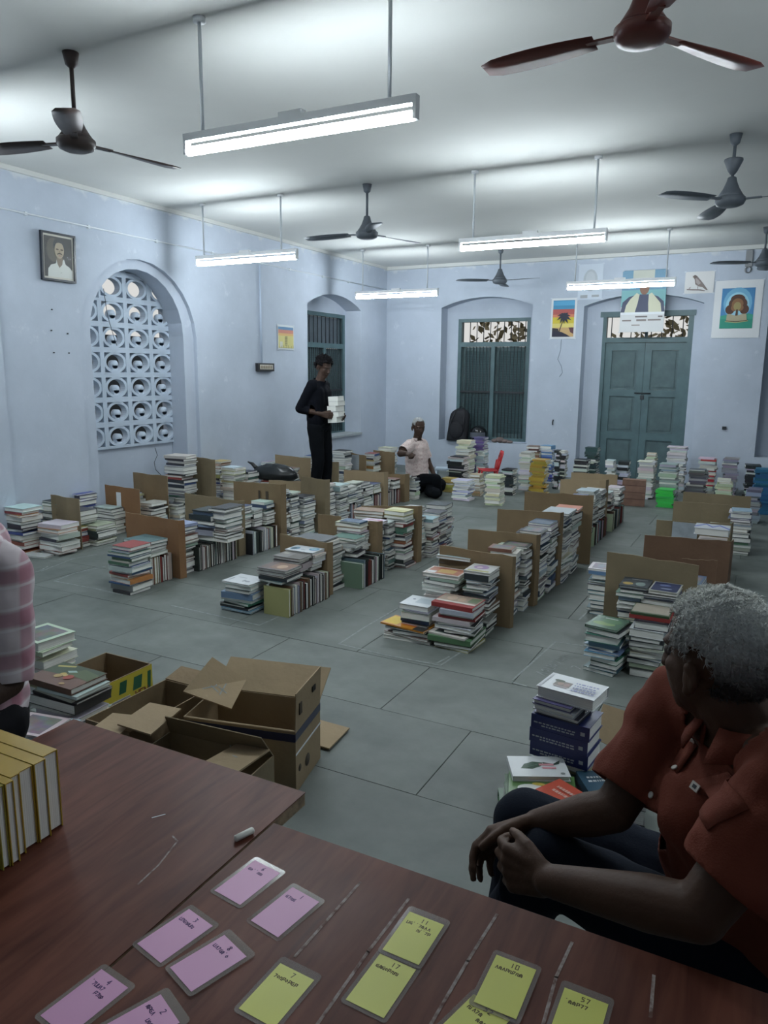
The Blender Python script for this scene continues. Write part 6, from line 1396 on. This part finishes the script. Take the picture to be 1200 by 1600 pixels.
# ------------------------------------------------------------------ 4. person in the checked shirt at the left edge
def checked_person():
    X, Y = -1.90, 1.30
    root = tag(empty('person', (X, Y, 0)), 'person in a pink and white checked shirt at the left edge, only the arm showing', 'person'); RI = Matrix.Translation((-X, -Y, 0))
    B = V((X, Y, 0)); q = lambda x, y, z: B+V((x, y, z))
    def kid(o): o.parent = root; o.matrix_parent_inverse = RI; return o
    S = Soft(); P, R = head(S, q(-.10, -.02, 1.34), (.8, -.5, -.3), (0, 0, 1), 1)
    S.cap(q(-.14, 0, 1.10), q(-.115, 0, 1.26), .058, .052); S.chain([q(-.16, 0, .52), q(-.16, 0, .80), q(-.15, 0, 1.02)], [.13, .12, .115])
    sh1, el1, wr1 = q(.075, -.03, 1.00), q(.150, -.10, .72), q(.20, -.33, .70); sh2, el2, wr2 = q(-.34, .05, 1.03), q(-.36, -.05, .75), q(-.15, -.25, .72)
    S.chain([sh1, q(-.14, 0, 1.05), sh2], [.05, .06, .05]); S.chain([sh1, el1, wr1], [.052, .042, .030]); S.chain([sh2, el2, wr2], [.05, .04, .028])
    hand(S, wr1, (.1, -.95, -.05), (0, 0, 1), (-.9, 0, 0), 1, curl=(.2, .3, .2)); hand(S, wr2, (.5, -.8, 0), (0, 0, 1), (.8, .4, 0), 1, curl=(.3, .3, .2))
    S.chain([q(-.1, 0, .5), q(.05, -.38, .50), q(.05, -.40, .10)], [.09, .06, .045]); S.chain([q(-.25, 0, .5), q(-.25, -.40, .50), q(-.25, -.42, .10)], [.09, .06, .045])
    kid(S.build('body', SK2, .007, 2))
    m = mat('checked_shirt', (.5, .4, .42), .8); nt = m.node_tree; L = nt.links.new; g = N(nt, 'ShaderNodeNewGeometry'); sx = N(nt, 'ShaderNodeSeparateXYZ'); L(g.outputs['Position'], sx.inputs[0])
    def stripes(expr_sock, freq, width, col, prev):
        a = N(nt, 'ShaderNodeMath', operation='MULTIPLY'); a.inputs[1].default_value = freq; L(expr_sock, a.inputs[0]); f = N(nt, 'ShaderNodeMath', operation='FRACT'); L(a.outputs[0], f.inputs[0])
        r = N(nt, 'ShaderNodeValToRGB'); e = r.color_ramp.elements; e[0].position = 0; e[0].color = (0, 0, 0, 1); e[1].position = 1; e[1].color = (0, 0, 0, 1)
        for p_, v_ in ((.5-width, 0), (.5-width*.6, 1), (.5+width*.6, 1), (.5+width, 0)): k = r.color_ramp.elements.new(p_); k.color = (v_*.55, v_*.55, v_*.55, 1)
        L(f.outputs[0], r.inputs[0]); mx = N(nt, 'ShaderNodeMixRGB'); mx.inputs[2].default_value = (*col, 1); L(r.outputs[0], mx.inputs[0])
        if prev: L(prev, mx.inputs[1])
        else: mx.inputs[1].default_value = (.50, .44, .46, 1)
        return mx.outputs[0]
    s1 = stripes(sx.outputs[2], 9.5, .22, (.30, .08, .13), None); hx = N(nt, 'ShaderNodeMath', operation='ADD'); L(sx.outputs[0], hx.inputs[0]); L(sx.outputs[1], hx.inputs[1])
    s2 = stripes(hx.outputs[0], 9.5, .20, (.32, .09, .14), s1); s3 = stripes(sx.outputs[2], 19, .08, (.62, .60, .62), s2); L(s3, nt.nodes['Principled BSDF'].inputs['Base Color'])
    S = Soft(); S.chain([q(-.16, 0, .56), q(-.16, 0, .80), q(-.15, 0, 1.03)], [.155, .15, .13]); S.chain([sh1, q(-.14, 0, 1.06), sh2], [.07, .075, .07]); S.chain([sh1, sh1.lerp(el1, .5), el1.lerp(sh1, .08)], [.072, .074, .066]); S.chain([sh2, el2], [.07, .065])
    d1 = (el1-sh1).normalized(); kid(S.build('shirt', m, .009, 3, None, lambda c: .009*noise.noise((c.x*13, c.y*13, c.z*17)), [(el1, d1, .12), (q(-.14, 0, 1.12), (0, 0, 1), .12)]))
    S = Soft(); S.cap(q(-.16, 0, .50), q(-.16, -.02, .48), .15, .15); S.chain([q(-.08, 0, .5), q(.03, -.38, .50), q(.05, -.40, .10)], [.10, .075, .06]); S.chain([q(-.25, 0, .5), q(-.25, -.40, .50), q(-.25, -.42, .10)], [.10, .075, .06]); kid(S.build('trousers', mat('dark_trousers', (.006, .006, .008), .9, spec=.12), .011, 3))
    kid(hair_cap(P, R, None, 1, mat('black_hair', (.006, .005, .006), .85, spec=.15), z0=.0, lift=.01, rough=.006, back=-.05, seed=11))
    st = tag(empty('stool', (X-.16, Y, 0)), 'plain wooden stool under the person in the checked shirt', 'stool')
    MB().box((-.17, -.15, .30), (.17, .15, .335)).obj('seat', mat('wood_brown', (.18, .09, .05), .5), st)
    for a in (-1, 1):
        for b in (-1, 1): MB().box((a*.14-.018, b*.12-.018, 0), (a*.14+.018, b*.12+.018, .30)).obj('leg', mat('wood_brown', (.18, .09, .05), .5), st)
checked_person()
